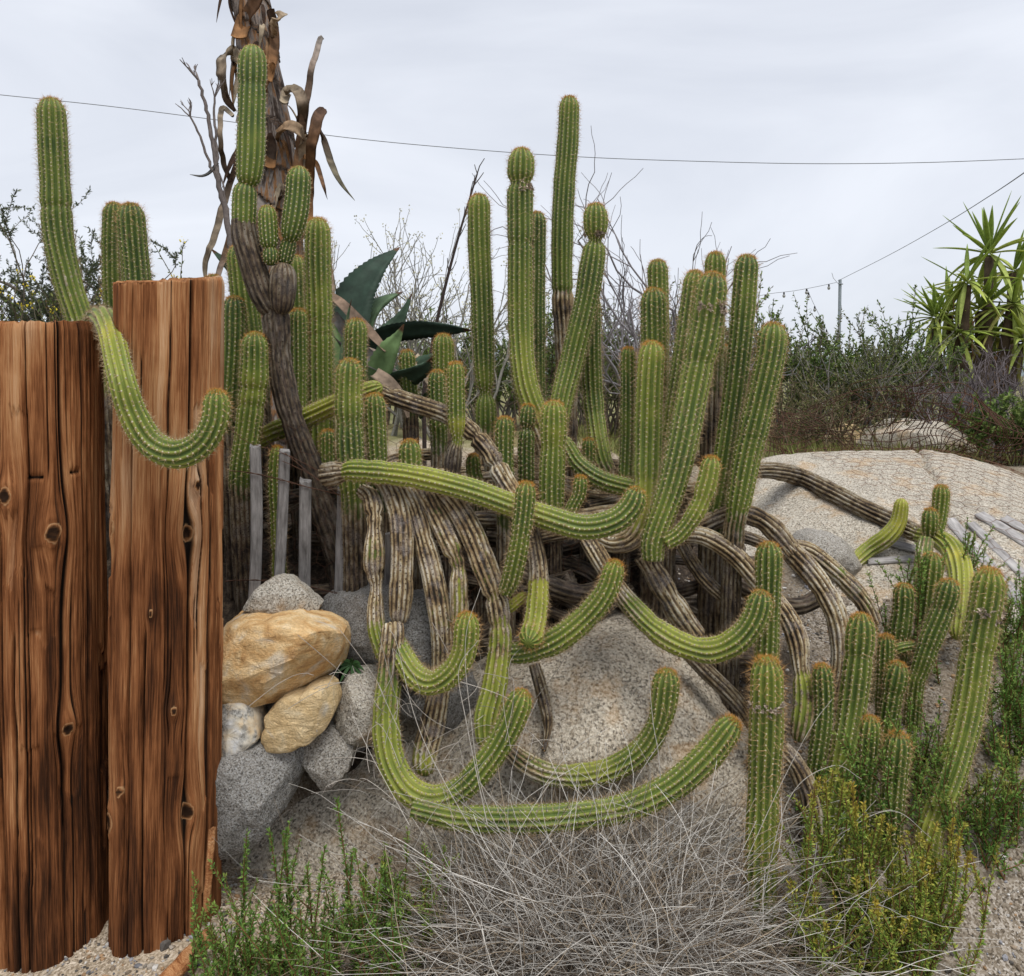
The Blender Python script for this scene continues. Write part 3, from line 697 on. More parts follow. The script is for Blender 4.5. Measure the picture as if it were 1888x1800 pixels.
# ================================================================ cactus stems
def stem_body(C4, cork, tone, old, pinch, ribs, seed, tip=True, rounded_base=False, ribamp=.2, twist=0.0):
    """ribbed tube along rows (x, y, z, radius); returns mesh arrays and the samples used for the spines"""
    rg = np.random.default_rng(seed)
    rt = C4[-1][3]
    def samp(Ls):
        hr = min(rt * 1.25, Ls * .5); hb = min(C4[0][3], Ls * .35)
        e = Ls - hr if tip else Ls
        s0 = hb if rounded_base else 0
        body = np.linspace(s0, e, max(5, int((e - s0) / .0065)))
        parts = [body]
        if rounded_base: parts.insert(0, hb * (1 - np.cos(np.linspace(.12, math.pi / 2, 8)))[:-1])
        if tip: parts.append(e + hr * np.sin(np.linspace(0, math.pi / 2 * .97, 12))[1:])
        return np.concatenate(parts)
    C, s, Ls = crom(C4, samp)
    n = len(s); t = s / Ls
    rad = C[:, 3] * (1 + .05 * (vnoise(s * 13 + seed, s * 0 + seed * .7, 101) - .5))
    for pp in pinch:
        a, amt = pp if isinstance(pp, tuple) else (pp, .38)
        rad = rad * (1 - amt * np.exp(-((s - a * Ls) / (.30 * np.interp(a, t, C[:, 3]))) ** 2)) * (1 + .05 * np.exp(-((s - a * Ls) / (1.2 * np.interp(a, t, C[:, 3]))) ** 2))
    for _ in range(rg.integers(1, 4) if Ls > .25 else 0):               # faint growth joints
        a = rg.uniform(.12, .88) * Ls; rad = rad * (1 - rg.uniform(.03, .10) * np.exp(-((s - a) / rg.uniform(.008, .02)) ** 2) + .03 * np.exp(-((s - a - .04) / .03) ** 2))
    if tip:
        hr = min(rt * 1.25, Ls * .5); qv = np.clip((s - (Ls - hr)) / hr, 0, 1); rad = rad * np.sqrt(1 - qv ** 2 * .985)
    if rounded_base:
        hb = min(C4[0][3], Ls * .35); qv = np.clip((hb - s) / hb, 0, 1); rad = rad * np.sqrt(np.maximum(1 - qv ** 2 * .9, .05))
    pts = C[:, :3].copy()
    T = unit(np.gradient(pts, s, axis=0))
    u = unit(np.cross(T[0], [.3, 1, .2])); U = np.zeros((n, 3))
    for i in range(n):
        u = unit(u - T[i] * np.dot(u, T[i])); U[i] = u
    W = np.cross(T, U)
    per = 5; m = ribs * per
    a = np.arange(m) / m * 2 * math.pi
    ph = rg.random() * 6
    A = a[None] + ph + twist * s[:, None] + .06 * (vnoise(s * 6 + seed, 0 * s, 102)[:, None] - .5)
    prof = np.abs(np.cos(np.arange(m) * math.pi / per)) ** .8            # 1 on a rib, 0 in a groove
    # each rib has its own height, grooves stay open
    hv = (1 + .25 * (rg.random(ribs) - .5)).repeat(per)
    # tubercles: ribs swell a little under each areole
    sp = .0145
    off = (np.arange(m) // per % 2) * .5
    tub = .5 + .5 * np.cos(2 * math.pi * (s[:, None] / sp + off[None]))
    ra = ribamp * hv[None]
    rr = rad[:, None] * (1 - ra * (1 - prof)[None] + .022 * tub * prof[None] ** 2)
    rr = rr * (1 + .05 * (vnoise(s[:, None] * 18 + seed, A * 1.5, 103) - .5)) * (1 + .05 * (vnoise(s[:, None] * 5 + seed, A * .8, 105) - .5) + .10 * np.interp(t, [x for x, _ in cork], [y for _, y in cork])[:, None] * (vnoise(s[:, None] * 16 + seed, A * 1.1, 106) - .5))
    V = pts[:, None] + rr[..., None] * (np.cos(A)[..., None] * U[:, None] + np.sin(A)[..., None] * W[:, None])
    i = np.arange(n - 1)[:, None]; j = np.arange(m)[None]
    q = np.stack([i * m + j, i * m + (j + 1) % m, (i + 1) * m + (j + 1) % m, (i + 1) * m + j], -1).reshape(-1, 4)
    V = V.reshape(-1, 3); cent = np.stack([pts[0], pts[-1] - T[-1] * .001]); k = n * m
    tr = [(k, (jj + 1) % m, jj) for jj in range(m)] + [(k + 1, (n - 1) * m + jj, (n - 1) * m + (jj + 1) % m) for jj in range(m)]
    V = np.concatenate([V, cent])
    f = lambda pr: np.interp(t, [x for x, _ in pr], [y for _, y in pr])
    ck, tn, od = f(cork), f(tone), f(old)
    tn = tn * .88 + .26 * (vnoise(s * 8 + seed * 2, 0 * s, 104) - .5)
    ex = lambda arr: np.concatenate([np.repeat(arr, m), [arr[0], arr[-1]]])
    sco = np.stack([np.concatenate([(np.broadcast_to(np.arange(m)[None] / m * 2 * math.pi, (n, m)) * np.maximum(rad.mean(), .01)).ravel(), [0, 0]]) + seed * 1.37,
                    np.concatenate([np.repeat(s, m), [0, Ls]]), np.full(n * m + 2, seed * .71)], 1)
    at = {'cork': ex(ck), 'tone': ex(tn), 'old': ex(od), 'rib': np.concatenate([np.tile(prof, n), [0, 1]]), 'sco': sco}
    # areoles along every rib
    ss = np.arange(sp * .4, Ls - .002, sp)
    rows = []
    for r in range(ribs):
        so = ss + (.5 * sp if r % 2 else 0) + rg.normal(size=len(ss)) * .0008
        so = so[so < Ls * .999]; jj = r * per
        Ar = ph + a[jj] + twist * so + .06 * (vnoise(so * 6 + seed, 0 * so, 102) - .5)
        c_ = np.stack([np.interp(so, s, pts[:, d]) for d in range(3)], 1); Uo = np.stack([np.interp(so, s, U[:, d]) for d in range(3)], 1); Wo = np.stack([np.interp(so, s, W[:, d]) for d in range(3)], 1); To = np.stack([np.interp(so, s, T[:, d]) for d in range(3)], 1)
        ro = np.interp(so, s, rad); nn = unit(np.cos(Ar)[:, None] * Uo + np.sin(Ar)[:, None] * Wo)
        rows.append(np.concatenate([c_ + nn * (ro * 1.012)[:, None], nn, To, np.stack([np.interp(so, s, ck), np.interp(so, s, od), so / Ls, Ls - so, ro], 1)], 1))
    return V, q, tr, at, np.concatenate(rows), (pts[-1], T[-1], rt, U[-1], W[-1])

def spine_mesh(rows, base, seed, length, young):
    rg = np.random.default_rng(seed + 77)
    keep = rows[:, 9] < .96
    mid = rows[:, 13]
    rows = rows[(mid > .004)]
    p, n, T = rows[:, :3], rows[:, 3:6], rows[:, 6:9]; ck, od, tip_d = rows[:, 9], rows[:, 10], rows[:, 12]
    k = len(rows)
    # areoles: small woolly pads
    x = unit(np.cross(n, T)); sz = (.0022 + .0007 * rg.random(k)) * np.where(ck > .5, np.where(rg.random(k) < .35, .25, .95), 1); sz = sz[:, None]
    av = np.stack([p + T * sz * 1.1, p + x * sz, p - T * sz * 1.1, p - x * sz, p + n * sz * .75], 1).reshape(-1, 3)
    b = np.arange(k)[:, None] * 5
    at = np.concatenate([b + np.array([[i, (i + 1) % 4, 4]]) for i in range(4)])
    pale = np.array([.66, .64, .50]); br = np.array([.085, .05, .03]); gold = np.array([.62, .36, .12])
    w = np.clip(ck * 1.6, 0, 1)[:, None]; acol = pale * (1 - w) + br * w
    g2 = np.exp(-tip_d / .03)[:, None]; acol = acol * (1 - g2 * .7) + gold * g2 * .7
    acol = acol * (1 - .75 * od[:, None])
    acol = acol * rg.uniform(.75, 1.15, (k, 1))
    A = mesh_np('areoles', av - base, None, at, {'Col': np.repeat(acol, 5, 0)}, M_SPINE, False)
    # spines
    ns = 7
    P0 = np.repeat(p, ns, 0); N = np.repeat(n, ns, 0); TT = np.repeat(T, ns, 0); X = np.repeat(x, ns, 0); K = len(P0)
    ang = rg.random(K) * 2 * math.pi; spread = rg.uniform(.35, 1.35, K)
    d = unit(N * np.cos(spread)[:, None] + (np.cos(ang)[:, None] * X + np.sin(ang)[:, None] * TT) * np.sin(spread)[:, None] + TT * .12)
    ln = length * rg.uniform(.5, 1.25, K) * (1 + .45 * (rg.random(K) < .12)); ckr = np.repeat(ck, ns); odr = np.repeat(od, ns)
    ln = ln * (1 - .55 * np.clip(ckr * 1.3, 0, 1)) * np.where(odr > .5, .35, 1)
    drop = rg.random(K) < np.clip(ckr * .55 + odr * .3, 0, .7); ln = np.where(drop, .0012, ln)
    wv = unit(np.cross(d, rg.normal(size=(K, 3)))) * .00050
    sv = np.stack([P0 + wv, P0 - wv, P0 + d * ln[:, None]], 1).reshape(-1, 3)
    st = np.arange(K * 3).reshape(-1, 3)
    tipw = np.repeat(np.exp(-tip_d / .05), ns)[:, None]
    c0 = np.array([.47, .37, .23]); c1 = np.array([.58, .32, .11]); c2 = np.array([.24, .19, .15])
    wy = np.clip(young + tipw, 0, 1); sc_ = c0 * (1 - wy) + c1 * wy; ww = np.clip(ckr * 1.4, 0, 1)[:, None]; sc_ = sc_ * (1 - ww) + c2 * ww
    sc_ = sc_ * rg.uniform(.6, 1.3, (K, 1))
    S = mesh_np('spines', sv - base, None, st, {'Col': np.repeat(sc_, 3, 0)}, M_SPINE, False)
    return A, S

def crown_mesh(tipinfo, base, seed, length):
    rg = np.random.default_rng(seed + 5); p, t, r, U, W = tipinfo
    K = int(260 + 3000 * r); a = rg.random(K) * 2 * math.pi; q = np.sqrt(rg.random(K)) * .72
    rd = np.cos(a)[:, None] * U + np.sin(a)[:, None] * W
    o = p - t * (r * 1.25 * (1 - np.sqrt(np.maximum(1 - q ** 2, 0))))[:, None] + rd * (r * q * .98)[:, None] - t * .001
    d = unit(t + rd * (q * 1.1)[:, None] + rg.normal(size=(K, 3)) * .33)
    ln = length * rg.uniform(.35, .95, K) * (.55 + .4 * q)
    w = unit(np.cross(d, rg.normal(size=(K, 3)))) * .0006
    v = np.stack([o + w, o - w, o + d * ln[:, None]], 1).reshape(-1, 3)
    c = np.array([.66, .28, .055]) * rg.uniform(.55, 1.2, (K, 1)) + np.array([.0, .09, .03]) * rg.random((K, 1))
    return mesh_np('crown_spines', v - base, None, np.arange(K * 3).reshape(-1, 3), {'Col': np.repeat(c, 3, 0)}, M_SPINE, False)

def remnant_mesh(p, t, r, U, W, base, seed, face=True):
    """dry flower remnants: a ring of small papery tufts"""
    rg = np.random.default_rng(seed); mb = MB()
    cl = rg.normal(-math.pi / 2, .8, 4)
    for _ in range(22):
        a = rg.choice(cl) + rg.normal() * .22
        rd = np.array([math.cos(a), math.sin(a), 0]); rd = unit(rd - t * np.dot(rd, t))
        o = p + rd * r * 1.02 + t * rg.normal() * r * .2
        n = 7; dd = unit(rd + rg.normal(size=(n, 3)) * .75)
        cc = np.array([.42, .35, .28]) * rg.uniform(.35, 1.5)
        mb.leaves(np.repeat(o[None], n, 0), dd, rg.uniform(.006, .014, n), .006, cc)
    return mb.mesh('flower_remnants', M_DRY, base, False)

CG = 'stems of the sprawling cactus clump'
STEM_I = [0]
def to_world(pts):
    out = []; w = 50; Y = 2.6
    for p in pts:
        x, y = p[0], p[1]
        if len(p) > 2 and p[2]: Y = p[2]
        if len(p) > 3: w = p[3]
        q = P(x, y, Y); out.append([*q, w * .475 * mpp(q)])
    return np.array(out)
def S(label, pts, tone=.5, cork=0.0, old=0.0, pinch=(), ribs=None, spine=.017, young=.25, tip=True, ground=True, rem=None, name='cactus_stem', extra=None, crown=True, ribamp=.30):
    """one cactus stem: pts run from base to tip as (px, py[, distance[, width px]]); profile arguments are numbers or [(t, v), ...]"""
    STEM_I[0] += 1; sd_ = STEM_I[0] * 13
    pr = lambda v: v if isinstance(v, (list, tuple)) else [(0, v), (1, v)]
    C = to_world(pts); cork, tone, old = pr(cork), pr(tone), pr(old)
    g = float(H(C[0][0], C[0][1]))
    if ground and C[0][2] > g + .02:                                     # run on down to the soil as an old woody foot
        d = C[0][2] - g
        dirn = unit(C[0][:3] - C[1][:3]); 
        q1 = C[0].copy(); q1[:3] += np.array([dirn[0] * .3, abs(dirn[1]) * .3 + .15, -1]) * min(d * .5, .12)
        q2 = q1.copy(); q2[1] += .05; q2[2] = min(float(H(q2[0], q2[1])), q1[2] - .02) - .02
        L0 = np.linalg.norm(np.diff(C[:, :3], axis=0), axis=1).sum(); La = np.linalg.norm(q1[:3] - C[0][:3]) + np.linalg.norm(q2[:3] - q1[:3])
        f = La / (La + L0)
        short = d < .22
        if short:
            q1[:3] = C[0][:3] + dirn * min(d * .4, .04); q2[:3] = q1[:3] + dirn * .03; q2[2] = min(q2[2], float(H(q2[0], q2[1]))) - .02
        cork = [(0, cork[0][1])] + [(f + (1 - f) * a, v) for a, v in cork] if short else [(0, 1.0), (f * .8, max(.75, cork[0][1]))] + [(f + (1 - f) * a, v) for a, v in cork]
        old = [(0, old[0][1])] + [(f + (1 - f) * a, v) for a, v in old] if short else [(0, .85), (f * .8, max(.6, old[0][1]))] + [(f + (1 - f) * a, v) for a, v in old]  # foot coloured darker than old wood, standing for shade behind the pickets
        tone = [(0, tone[0][1])] + [(f + (1 - f) * a, v) for a, v in tone]
        pinch = [((f + (1 - f) * p_[0], p_[1]) if isinstance(p_, tuple) else f + (1 - f) * p_) for p_ in pinch]
        C = np.concatenate([[q2, q1], C])
    base = C[0][:3].copy()
    r_ = root(name, base, label, 'cactus', CG)
    bodies = [(C, cork, tone, old, pinch, tip, False)]
    for e in (extra or []):
        bodies.append((to_world(e['pts']), pr(e.get('cork', 0)), pr(e.get('tone', tone[-1][1])), pr(e.get('old', 0)), e.get('pinch', ()), e.get('tip', True), True))
    for k, (C_, ck, tn, od, pi_, tp, rb) in enumerate(bodies):
        wpx = C_[:, 3].mean() / mpp(C_[0]) * 2
        nr = ribs or int(np.clip(round(5.8 + C_[:, 3].mean() * 185), 8, 15))
        V, q, tr, at, rows, ti = stem_body(C_, ck, tn, od, pi_, nr, sd_ + k, tp, rb, ribamp)
        body = obj('stem' if k == 0 else 'branch', mesh_np('stem', V - base, q, tr, at, M_CACTUS), r_)
        A, Sp = spine_mesh(rows, base, sd_ + k, spine, young)
        tag(obj('areoles', A, body), kind='stuff'); tag(obj('spines', Sp, body), kind='stuff')
        if tp and ck[-1][1] < .5 and crown: tag(obj('crown_spines', crown_mesh(ti, base, sd_ + k, spine * .95), body), kind='stuff')
        if rem and k == 0 or (rem and k == len(bodies) - 1 and len(bodies) > 1 and False):
            c_, s_, L_ = crom(C_, .01); i = int(rem * (len(c_) - 2)); tt = unit(c_[i + 1][:3] - c_[i][:3])
            tag(obj('flower_remnants', remnant_mesh(c_[i][:3], tt, c_[i][3], ti[3], ti[4], base, sd_), body), kind='stuff')
    return r_
D_, M_, Y_ = .30, .5, .72          # dark, middle and yellowish green
B1 = [(0, .75), (.12, .25), (.25, 0), (1, 0)]      # woody only at the foot
B2 = [(0, .9), (.2, .7), (.35, .1), (1, 0)]

# ---- behind the posts
S('tall cactus column leaning out behind the short timber post', [(172, 700, 3.0, 50), (150, 600, 3.0, 52), (128, 530), (108, 440, 3.0, 54), (101, 340), (97, 250), (94, 180, 3.0, 52)], [(0, .66), (.4, .5), (.6, .34), (1, .46)], [(0, .3), (.35, .25), (.5, 0), (1, 0)], spine=.019, young=.1)
S('shorter cactus column behind the tall timber post, in front of its twin', [(258, 640, 3.05, 54), (252, 520), (245, 440), (240, 374, 3.05, 52)], .34, spine=.02)
S('slim cactus column rising just behind its shorter twin over the tall post', [(218, 640, 3.2, 42), (210, 520), (209, 440), (211, 373, 3.2, 40)], .4, spine=.02)
S('yellow green cactus stem hooked over the timber posts with its tip turned up', [(150, 690, 2.75, 44), (166, 620, 2.6, 46), (186, 588, 2.42, 47), (204, 612, 2.24, 48), (222, 690, 2.10, 50), (244, 762, 2.09, 53), (280, 818, 2.095, 55), (328, 838, 2.085, 56), (372, 818, 2.085, 54), (396, 775, 2.085, 52), (400, 718, 2.085, 50)],
  [(0, .74), (.35, .86), (.6, .8), (.8, .62), (1, .46)], [(0, .3), (.35, .24), (.6, .12), (.75, 0), (1, 0)], spine=.016)
# ---- beside the tall post and round the dark trunk
S('dark cactus column half hidden by the tall post, its crown orange', [(425, 760, 2.85, 46), (430, 650), (432, 546, 2.85, 46)], .22)
S('small dark cactus column behind the light green one beside the tall post', [(428, 840, 2.95, 42), (430, 760), (436, 643, 2.95, 40)], .22)
S('light green cactus column beside the tall post, left of the dark trunk', [(446, 870, 2.78, 46), (456, 800, 2.78, 48), (468, 700, 2.78, 52), (470, 612, 2.78, 50)], .52)
S('dark lower cactus stem standing behind the two nearest pickets', [(515, 1070, 2.82, 28), (512, 960, 2.82, 30), (508, 880), (512, 822, 2.82, 28)], [(0, .6), (.5, .5), (1, .6)], .05)
S('cactus column behind the dark trunk, lit on its crown', [(470, 700, 3.2, 52), (452, 560), (440, 450, 3.2, 48)], .42)
S('little cactus tip peeping over the tall timber post', [(400, 640, 3.0, 36), (394, 570), (393, 506, 3.0, 36)], .45)
S('dark leathery branching cactus trunk carrying three green heads', [(625, 1020, 2.86, 56), (585, 900, 2.84, 54), (548, 800, 2.82, 46), (525, 720, 2.82, 48), (514, 650), (508, 582, 2.82, 52), (506, 560, 2.82, 44)], .3, .9, [(0, .85), (1, .8)], [(.97, .2)], ribs=14, tip=False, spine=.008, ribamp=.12,
  extra=[dict(pts=[(506, 580, 2.82, 44), (485, 545, 2.81, 50), (466, 490, 2.8, 50), (452, 440), (448, 405, 2.8, 44)], cork=.9, old=.75, tip=False),
         dict(pts=[(518, 580, 2.8, 40), (521, 540, 2.79, 50), (522, 505), (522, 484, 2.79, 50)], cork=.95, old=.7, tip=True),
         dict(pts=[(449, 432, 2.8, 40), (450, 395, 2.8, 46), (451, 360), (455, 334, 2.8, 42)], tone=.42, pinch=()),
         dict(pts=[(457, 346, 2.8, 44), (462, 290, 2.8, 54), (464, 220), (465, 150), (466, 83, 2.8, 51)], tone=[(0, .4), (.5, .42), (1, .58)]),
         dict(pts=[(499, 490, 2.78, 28), (499, 470, 2.78, 31), (497, 452, 2.78, 28)], tone=.4),
         dict(pts=[(497, 462, 2.78, 30), (495, 430, 2.78, 38), (492, 378, 2.78, 36)], tone=.5),
         dict(pts=[(524, 490, 2.8, 28), (530, 460, 2.8, 32), (536, 436, 2.8, 28)], tone=.35),
         dict(pts=[(533, 447, 2.79, 34), (543, 405, 2.79, 48), (549, 360), (552, 306, 2.79, 48)], tone=.42)])
S('cactus column tucked behind the dark stump of the trunk', [(555, 720, 3.25, 42), (548, 600), (544, 470, 3.25, 40)], .5)
S('pale green cactus column, tallest just right of the dark trunk', [(592, 820, 3.05, 52), (590, 700), (588, 560, 3.05, 52), (586, 470), (585, 401, 3.05, 48)], .55, spine=.02)
S('narrow cactus column between the dark trunk and the pale tall one', [(548, 820, 3.0, 36), (550, 700), (550, 569, 3.0, 36)], .55)
S('round topped cactus column in front of the big agave leaf', [(655, 800, 2.98, 42), (655, 700), (657, 587, 2.98, 44)], .4)
S('stout cactus column with orange crown rising behind the long lying stem', [(650, 890, 2.66, 50), (646, 830, 2.66, 52), (643, 740), (645, 661, 2.66, 50)], .48)
S('short dark green cactus beside the stout orange crowned one', [(698, 880, 2.74, 38), (694, 810, 2.74, 42), (690, 725, 2.74, 41)], .35)
S('tiny dark cactus between the dark trunk and the stout column', [(606, 890, 2.85, 28), (604, 840), (604, 792, 2.85, 28)], .3)
S('small bright cactus tip over the long lying stem', [(760, 900, 2.66, 44), (757, 860), (755, 810, 2.66, 44)], .52)
S('yellow green lying stem that passes behind the dark trunk', [(470, 818, 2.95, 36), (540, 782, 2.93, 38), (610, 750, 2.88, 38), (665, 726, 2.84, 36), (705, 712, 2.84, 32)], .78, [(0, .2), (.5, .1), (1, .25)], crown=False)
S('grey brown corky stem arching from the agave down to the lying stem', [(690, 718, 2.9, 28), (715, 728, 2.88, 32), (762, 744, 2.86, 36), (824, 765, 2.83, 36), (862, 790, 2.8, 34), (900, 830, 2.77, 38), (925, 875, 2.74, 38), (952, 918, 2.7, 38)], .6, .85, [(0, .35), (.5, .2), (1, 0)], [(.1, .3), (.62, .45), (.80, .4)], spine=.008, tip=False, ground=False)
S('slim cactus with yellow foot growing from a dead stump', [(834, 870, 2.78, 34), (838, 835, 2.78, 30), (843, 812, 2.78, 20), (842, 780, 2.78, 34), (841, 720), (840, 667, 2.78, 34)], [(0, .5), (.45, .9), (.55, .45), (1, .55)], [(0, 1), (.2, 1), (.28, .1), (1, 0)], [(0, .8), (.2, .7), (.26, 0), (1, 0)])
S('cactus column standing by the agave tip, second behind', [(818, 760, 3.25, 40), (818, 690), (817, 615, 3.25, 40)], .5)
S('small green cactus in front of the column by the agave tip', [(808, 780, 3.1, 34), (806, 730), (806, 682, 3.1, 34)], .4)
S('small cactus peeping out under the agave leaves', [(755, 730, 3.35, 32), (752, 690), (750, 645, 3.35, 31)], .5)
S('tiny cactus beside the corky arching stem', [(878, 890, 2.85, 28), (873, 870), (872, 837, 2.85, 28)], .42)
S('cactus with orange crown just right of the corky arching stem', [(932, 920, 2.78, 36), (930, 840), (931, 768, 2.78, 37)], .5)
S('short dark two part cactus at the foot of the bent tall column', [(970, 880, 2.95, 32), (970, 830, 2.95, 32), (971, 800, 2.95, 30), (971, 790, 2.95, 18), (972, 778, 2.95, 30), (975, 745, 2.95, 32)], .34)
# ---- the tall middle columns
S('tall straight cactus column with a pinched foot, nearest the leaning dead stalk', [(895, 840, 3.2, 40), (895, 780, 3.2, 42), (895, 742, 3.2, 38), (895, 724, 3.2, 22), (894, 704, 3.2, 34), (892, 660, 3.2, 40), (888, 540, 3.2, 43), (884, 450), (883, 357, 3.2, 44)], [(0, .45), (.25, .7), (.4, .42), (1, .5)], B1)
S('tall cactus column bending at its foot, with a separate round cap', [(1010, 830, 2.98, 44), (990, 770, 3.0, 46), (968, 700, 3.02, 47), (960, 600, 3.05, 48), (959, 480), (959, 400), (959, 356, 3.05, 48), (960, 339, 3.05, 36), (960, 322, 3.05, 50), (961, 300, 3.05, 51), (961, 272, 3.05, 46)], [(0, .8), (.2, .68), (.45, .5), (.8, .42), (1, .5)], [(0, .6), (.12, .2), (.22, 0), (1, 0)], rem=.93)
S('thin dark cactus column behind the one with the round cap', [(988, 760, 3.3, 36), (988, 560), (990, 390, 3.3, 36)], .3)
S('tallest slender cactus column of the middle group, brown at its foot', [(1046, 780, 3.4, 40), (1044, 680, 3.4, 40), (1040, 600), (1037, 545), (1036, 470, 3.4, 41), (1040, 350), (1047, 260), (1050, 177, 3.4, 40)], [(0, .3), (.4, .4), (.75, .5), (1, .4)], [(0, 1), (.36, .9), (.42, .15), (.7, .1), (1, 0)], [(0, .4), (.34, .3), (.4, 0), (1, 0)], [(.405, .15)])
S('leaning cactus column with an egg shaped cap', [(1022, 830, 3.0, 42), (1036, 740, 3.02, 44), (1056, 660, 3.05, 47), (1080, 560), (1092, 490, 3.05, 48), (1096, 458, 3.05, 42), (1097, 444, 3.05, 24), (1098, 428, 3.05, 42), (1098, 408, 3.05, 47), (1098, 374, 3.05, 42)], [(0, .6), (.4, .42), (1, .5)], B1, rem=.94)
S('cactus column standing behind the leaning one, curving at its foot', [(1128, 890, 3.1, 36), (1108, 840, 3.12, 38), (1094, 740, 3.2, 38), (1090, 640), (1090, 540, 3.2, 36)], [(0, .6), (1, .4)], B1)
S('stubby bright cactus with orange crown behind the curved lying tip', [(1018, 955, 2.68, 46), (1017, 900, 2.68, 49), (1020, 820), (1021, 739, 2.68, 50)], .58, [(0, .3), (.15, 0), (1, 0)], ground=False)
S('small curved cactus leaning over the lying stem', [(1045, 960, 2.62, 24), (1056, 935, 2.62, 26), (1068, 910), (1071, 877, 2.62, 30)], .45, ground=False)
S('tiny round cactus at the foot of the leaning column', [(1084, 870, 3.0, 26), (1085, 845), (1085, 808, 3.0, 26)], .4)
S('curving green stem lying low behind the egg capped column', [(1036, 815, 2.9, 30), (1066, 856, 2.87, 34), (1105, 884, 2.84, 36), (1150, 898, 2.82, 36), (1190, 905, 2.82, 34)], [(0, .45), (1, .5)], crown=False)
S('thin dark cactus column left of the twin crowned central columns', [(1152, 920, 2.92, 30), (1158, 800, 2.95, 30), (1158, 640, 2.95, 28)], [(0, .6), (.4, .3), (1, .35)])
# ---- the central clump
S('upright central cactus column curving out of a brown lying foot', [(1098, 985, 2.62, 38), (1130, 1000, 2.60, 40), (1165, 992, 2.58, 44), (1187, 955, 2.58, 48), (1193, 900, 2.6, 50), (1195, 800, 2.62, 52), (1197, 720), (1203, 629, 2.62, 52)], [(0, .6), (.35, .68), (.6, .5), (1, .55)], [(0, .9), (.16, .7), (.26, .1), (1, 0)], ground=False)
S('second central column, its orange crown above the front one', [(1208, 860, 2.85, 50), (1206, 700), (1205, 600), (1204, 531, 2.85, 52)], .45)
S('narrow cactus column highest behind the central pair', [(1215, 800, 3.1, 40), (1214, 600), (1212, 478, 3.1, 41)], .42)
S('thick leaning cactus column rising from the dark hollow, with a white tuft', [(1204, 1032, 2.46, 40), (1207, 990, 2.46, 49), (1238, 900, 2.47, 54), (1258, 820, 2.48, 57), (1282, 700, 2.5, 61), (1302, 600, 2.5, 62), (1316, 502, 2.5, 60)], [(0, .52), (.5, .42), (1, .5)], [(0, .25), (.08, 0), (1, 0)], rem=.9, ground=False, spine=.019)
S('cactus column close behind the thick leaning one', [(1232, 860, 2.75, 46), (1250, 740), (1268, 620), (1283, 498, 2.75, 43)], .42)
S('rounded cactus tip over the thick leaning column', [(1316, 640, 2.95, 40), (1318, 550), (1319, 464, 2.95, 40)], .45)
S('tall dark cactus column between the thick leaning one and the outer one', [(1318, 950, 2.78, 44), (1334, 860), (1352, 740, 2.8, 45), (1366, 620), (1378, 469, 2.8, 46)], .36)
S('outermost big cactus column of the clump, leaning towards the slab', [(1358, 950, 2.66, 40), (1364, 915, 2.66, 50), (1380, 830, 2.67, 55), (1402, 740), (1420, 660), (1427, 595, 2.68, 53)], [(0, .38), (.6, .42), (1, .58)], [(0, .4), (.06, 0), (1, 0)], spine=.019)
S('tiny thin cactus between the two outer columns', [(1310, 880, 2.98, 24), (1316, 810), (1320, 749, 2.98, 24)], .28)
S('sliver of a cactus column behind the dark tall one', [(1330, 800, 3.05, 24), (1333, 720), (1334, 636, 3.05, 22)], .4)
S('small bright curved cactus hugging the foot of the thick leaning column', [(1228, 1000, 2.44, 30), (1256, 982, 2.43, 33), (1286, 940, 2.42, 35), (1302, 895, 2.42, 38), (1314, 841, 2.42, 37)], .56, ground=False)
# ---- the long lying stem and the hanging stems
S('long yellow green lying stem with a cut woody end and upturned tip', [(596, 876, 2.56, 44), (622, 872, 2.55, 46), (638, 870, 2.54, 34), (660, 868, 2.53, 43), (760, 878, 2.50, 45), (860, 902, 2.48, 46), (940, 930, 2.46, 46), (1010, 955, 2.45, 47), (1075, 972, 2.44, 48), (1130, 962, 2.43, 48), (1163, 935, 2.43, 47), (1178, 899, 2.43, 44)],
  [(0, .7), (.08, .8), (.6, .74), (.8, .6), (1, .5)], [(0, 1), (.065, 1), (.075, .12), (.6, .03), (1, 0)], [(0, .55), (.065, .4), (.075, 0), (1, 0)], ground=False, spine=.013)
S('beaded brown hanging stem of swollen segments beside the pickets', [(668, 905, 2.60, 28), (684, 918, 2.56, 34), (690, 945, 2.53, 38), (690, 972, 2.52, 26), (690, 1010, 2.51, 40), (690, 1050, 2.51, 38), (694, 1080, 2.51, 22), (692, 1120, 2.5, 32), (695, 1160, 2.49, 36), (708, 1200, 2.48, 38), (722, 1225, 2.48, 36)], [(0, .7), (1, .8)], [(0, .9), (.3, .75), (.4, .45), (.5, .8), (.7, .7), (.8, .3), (1, .3)], [(0, .2), (.1, 0), (1, 0)], [(.205, .35), (.51, .2)], ground=False, tip=False, spine=.007)
S('purple brown hanging stem, broad and straight, ending in a cut tip', [(700, 880, 2.62, 36), (722, 905, 2.57, 42), (738, 950, 2.53, 46), (742, 1010, 2.50, 45), (740, 1080, 2.49, 44), (735, 1152, 2.49, 40)], .6, [(0, .95), (.5, .85), (1, .9)], [(0, .3), (.2, .12), (1, .08)], ground=False, tip=True, crown=False, spine=.007)
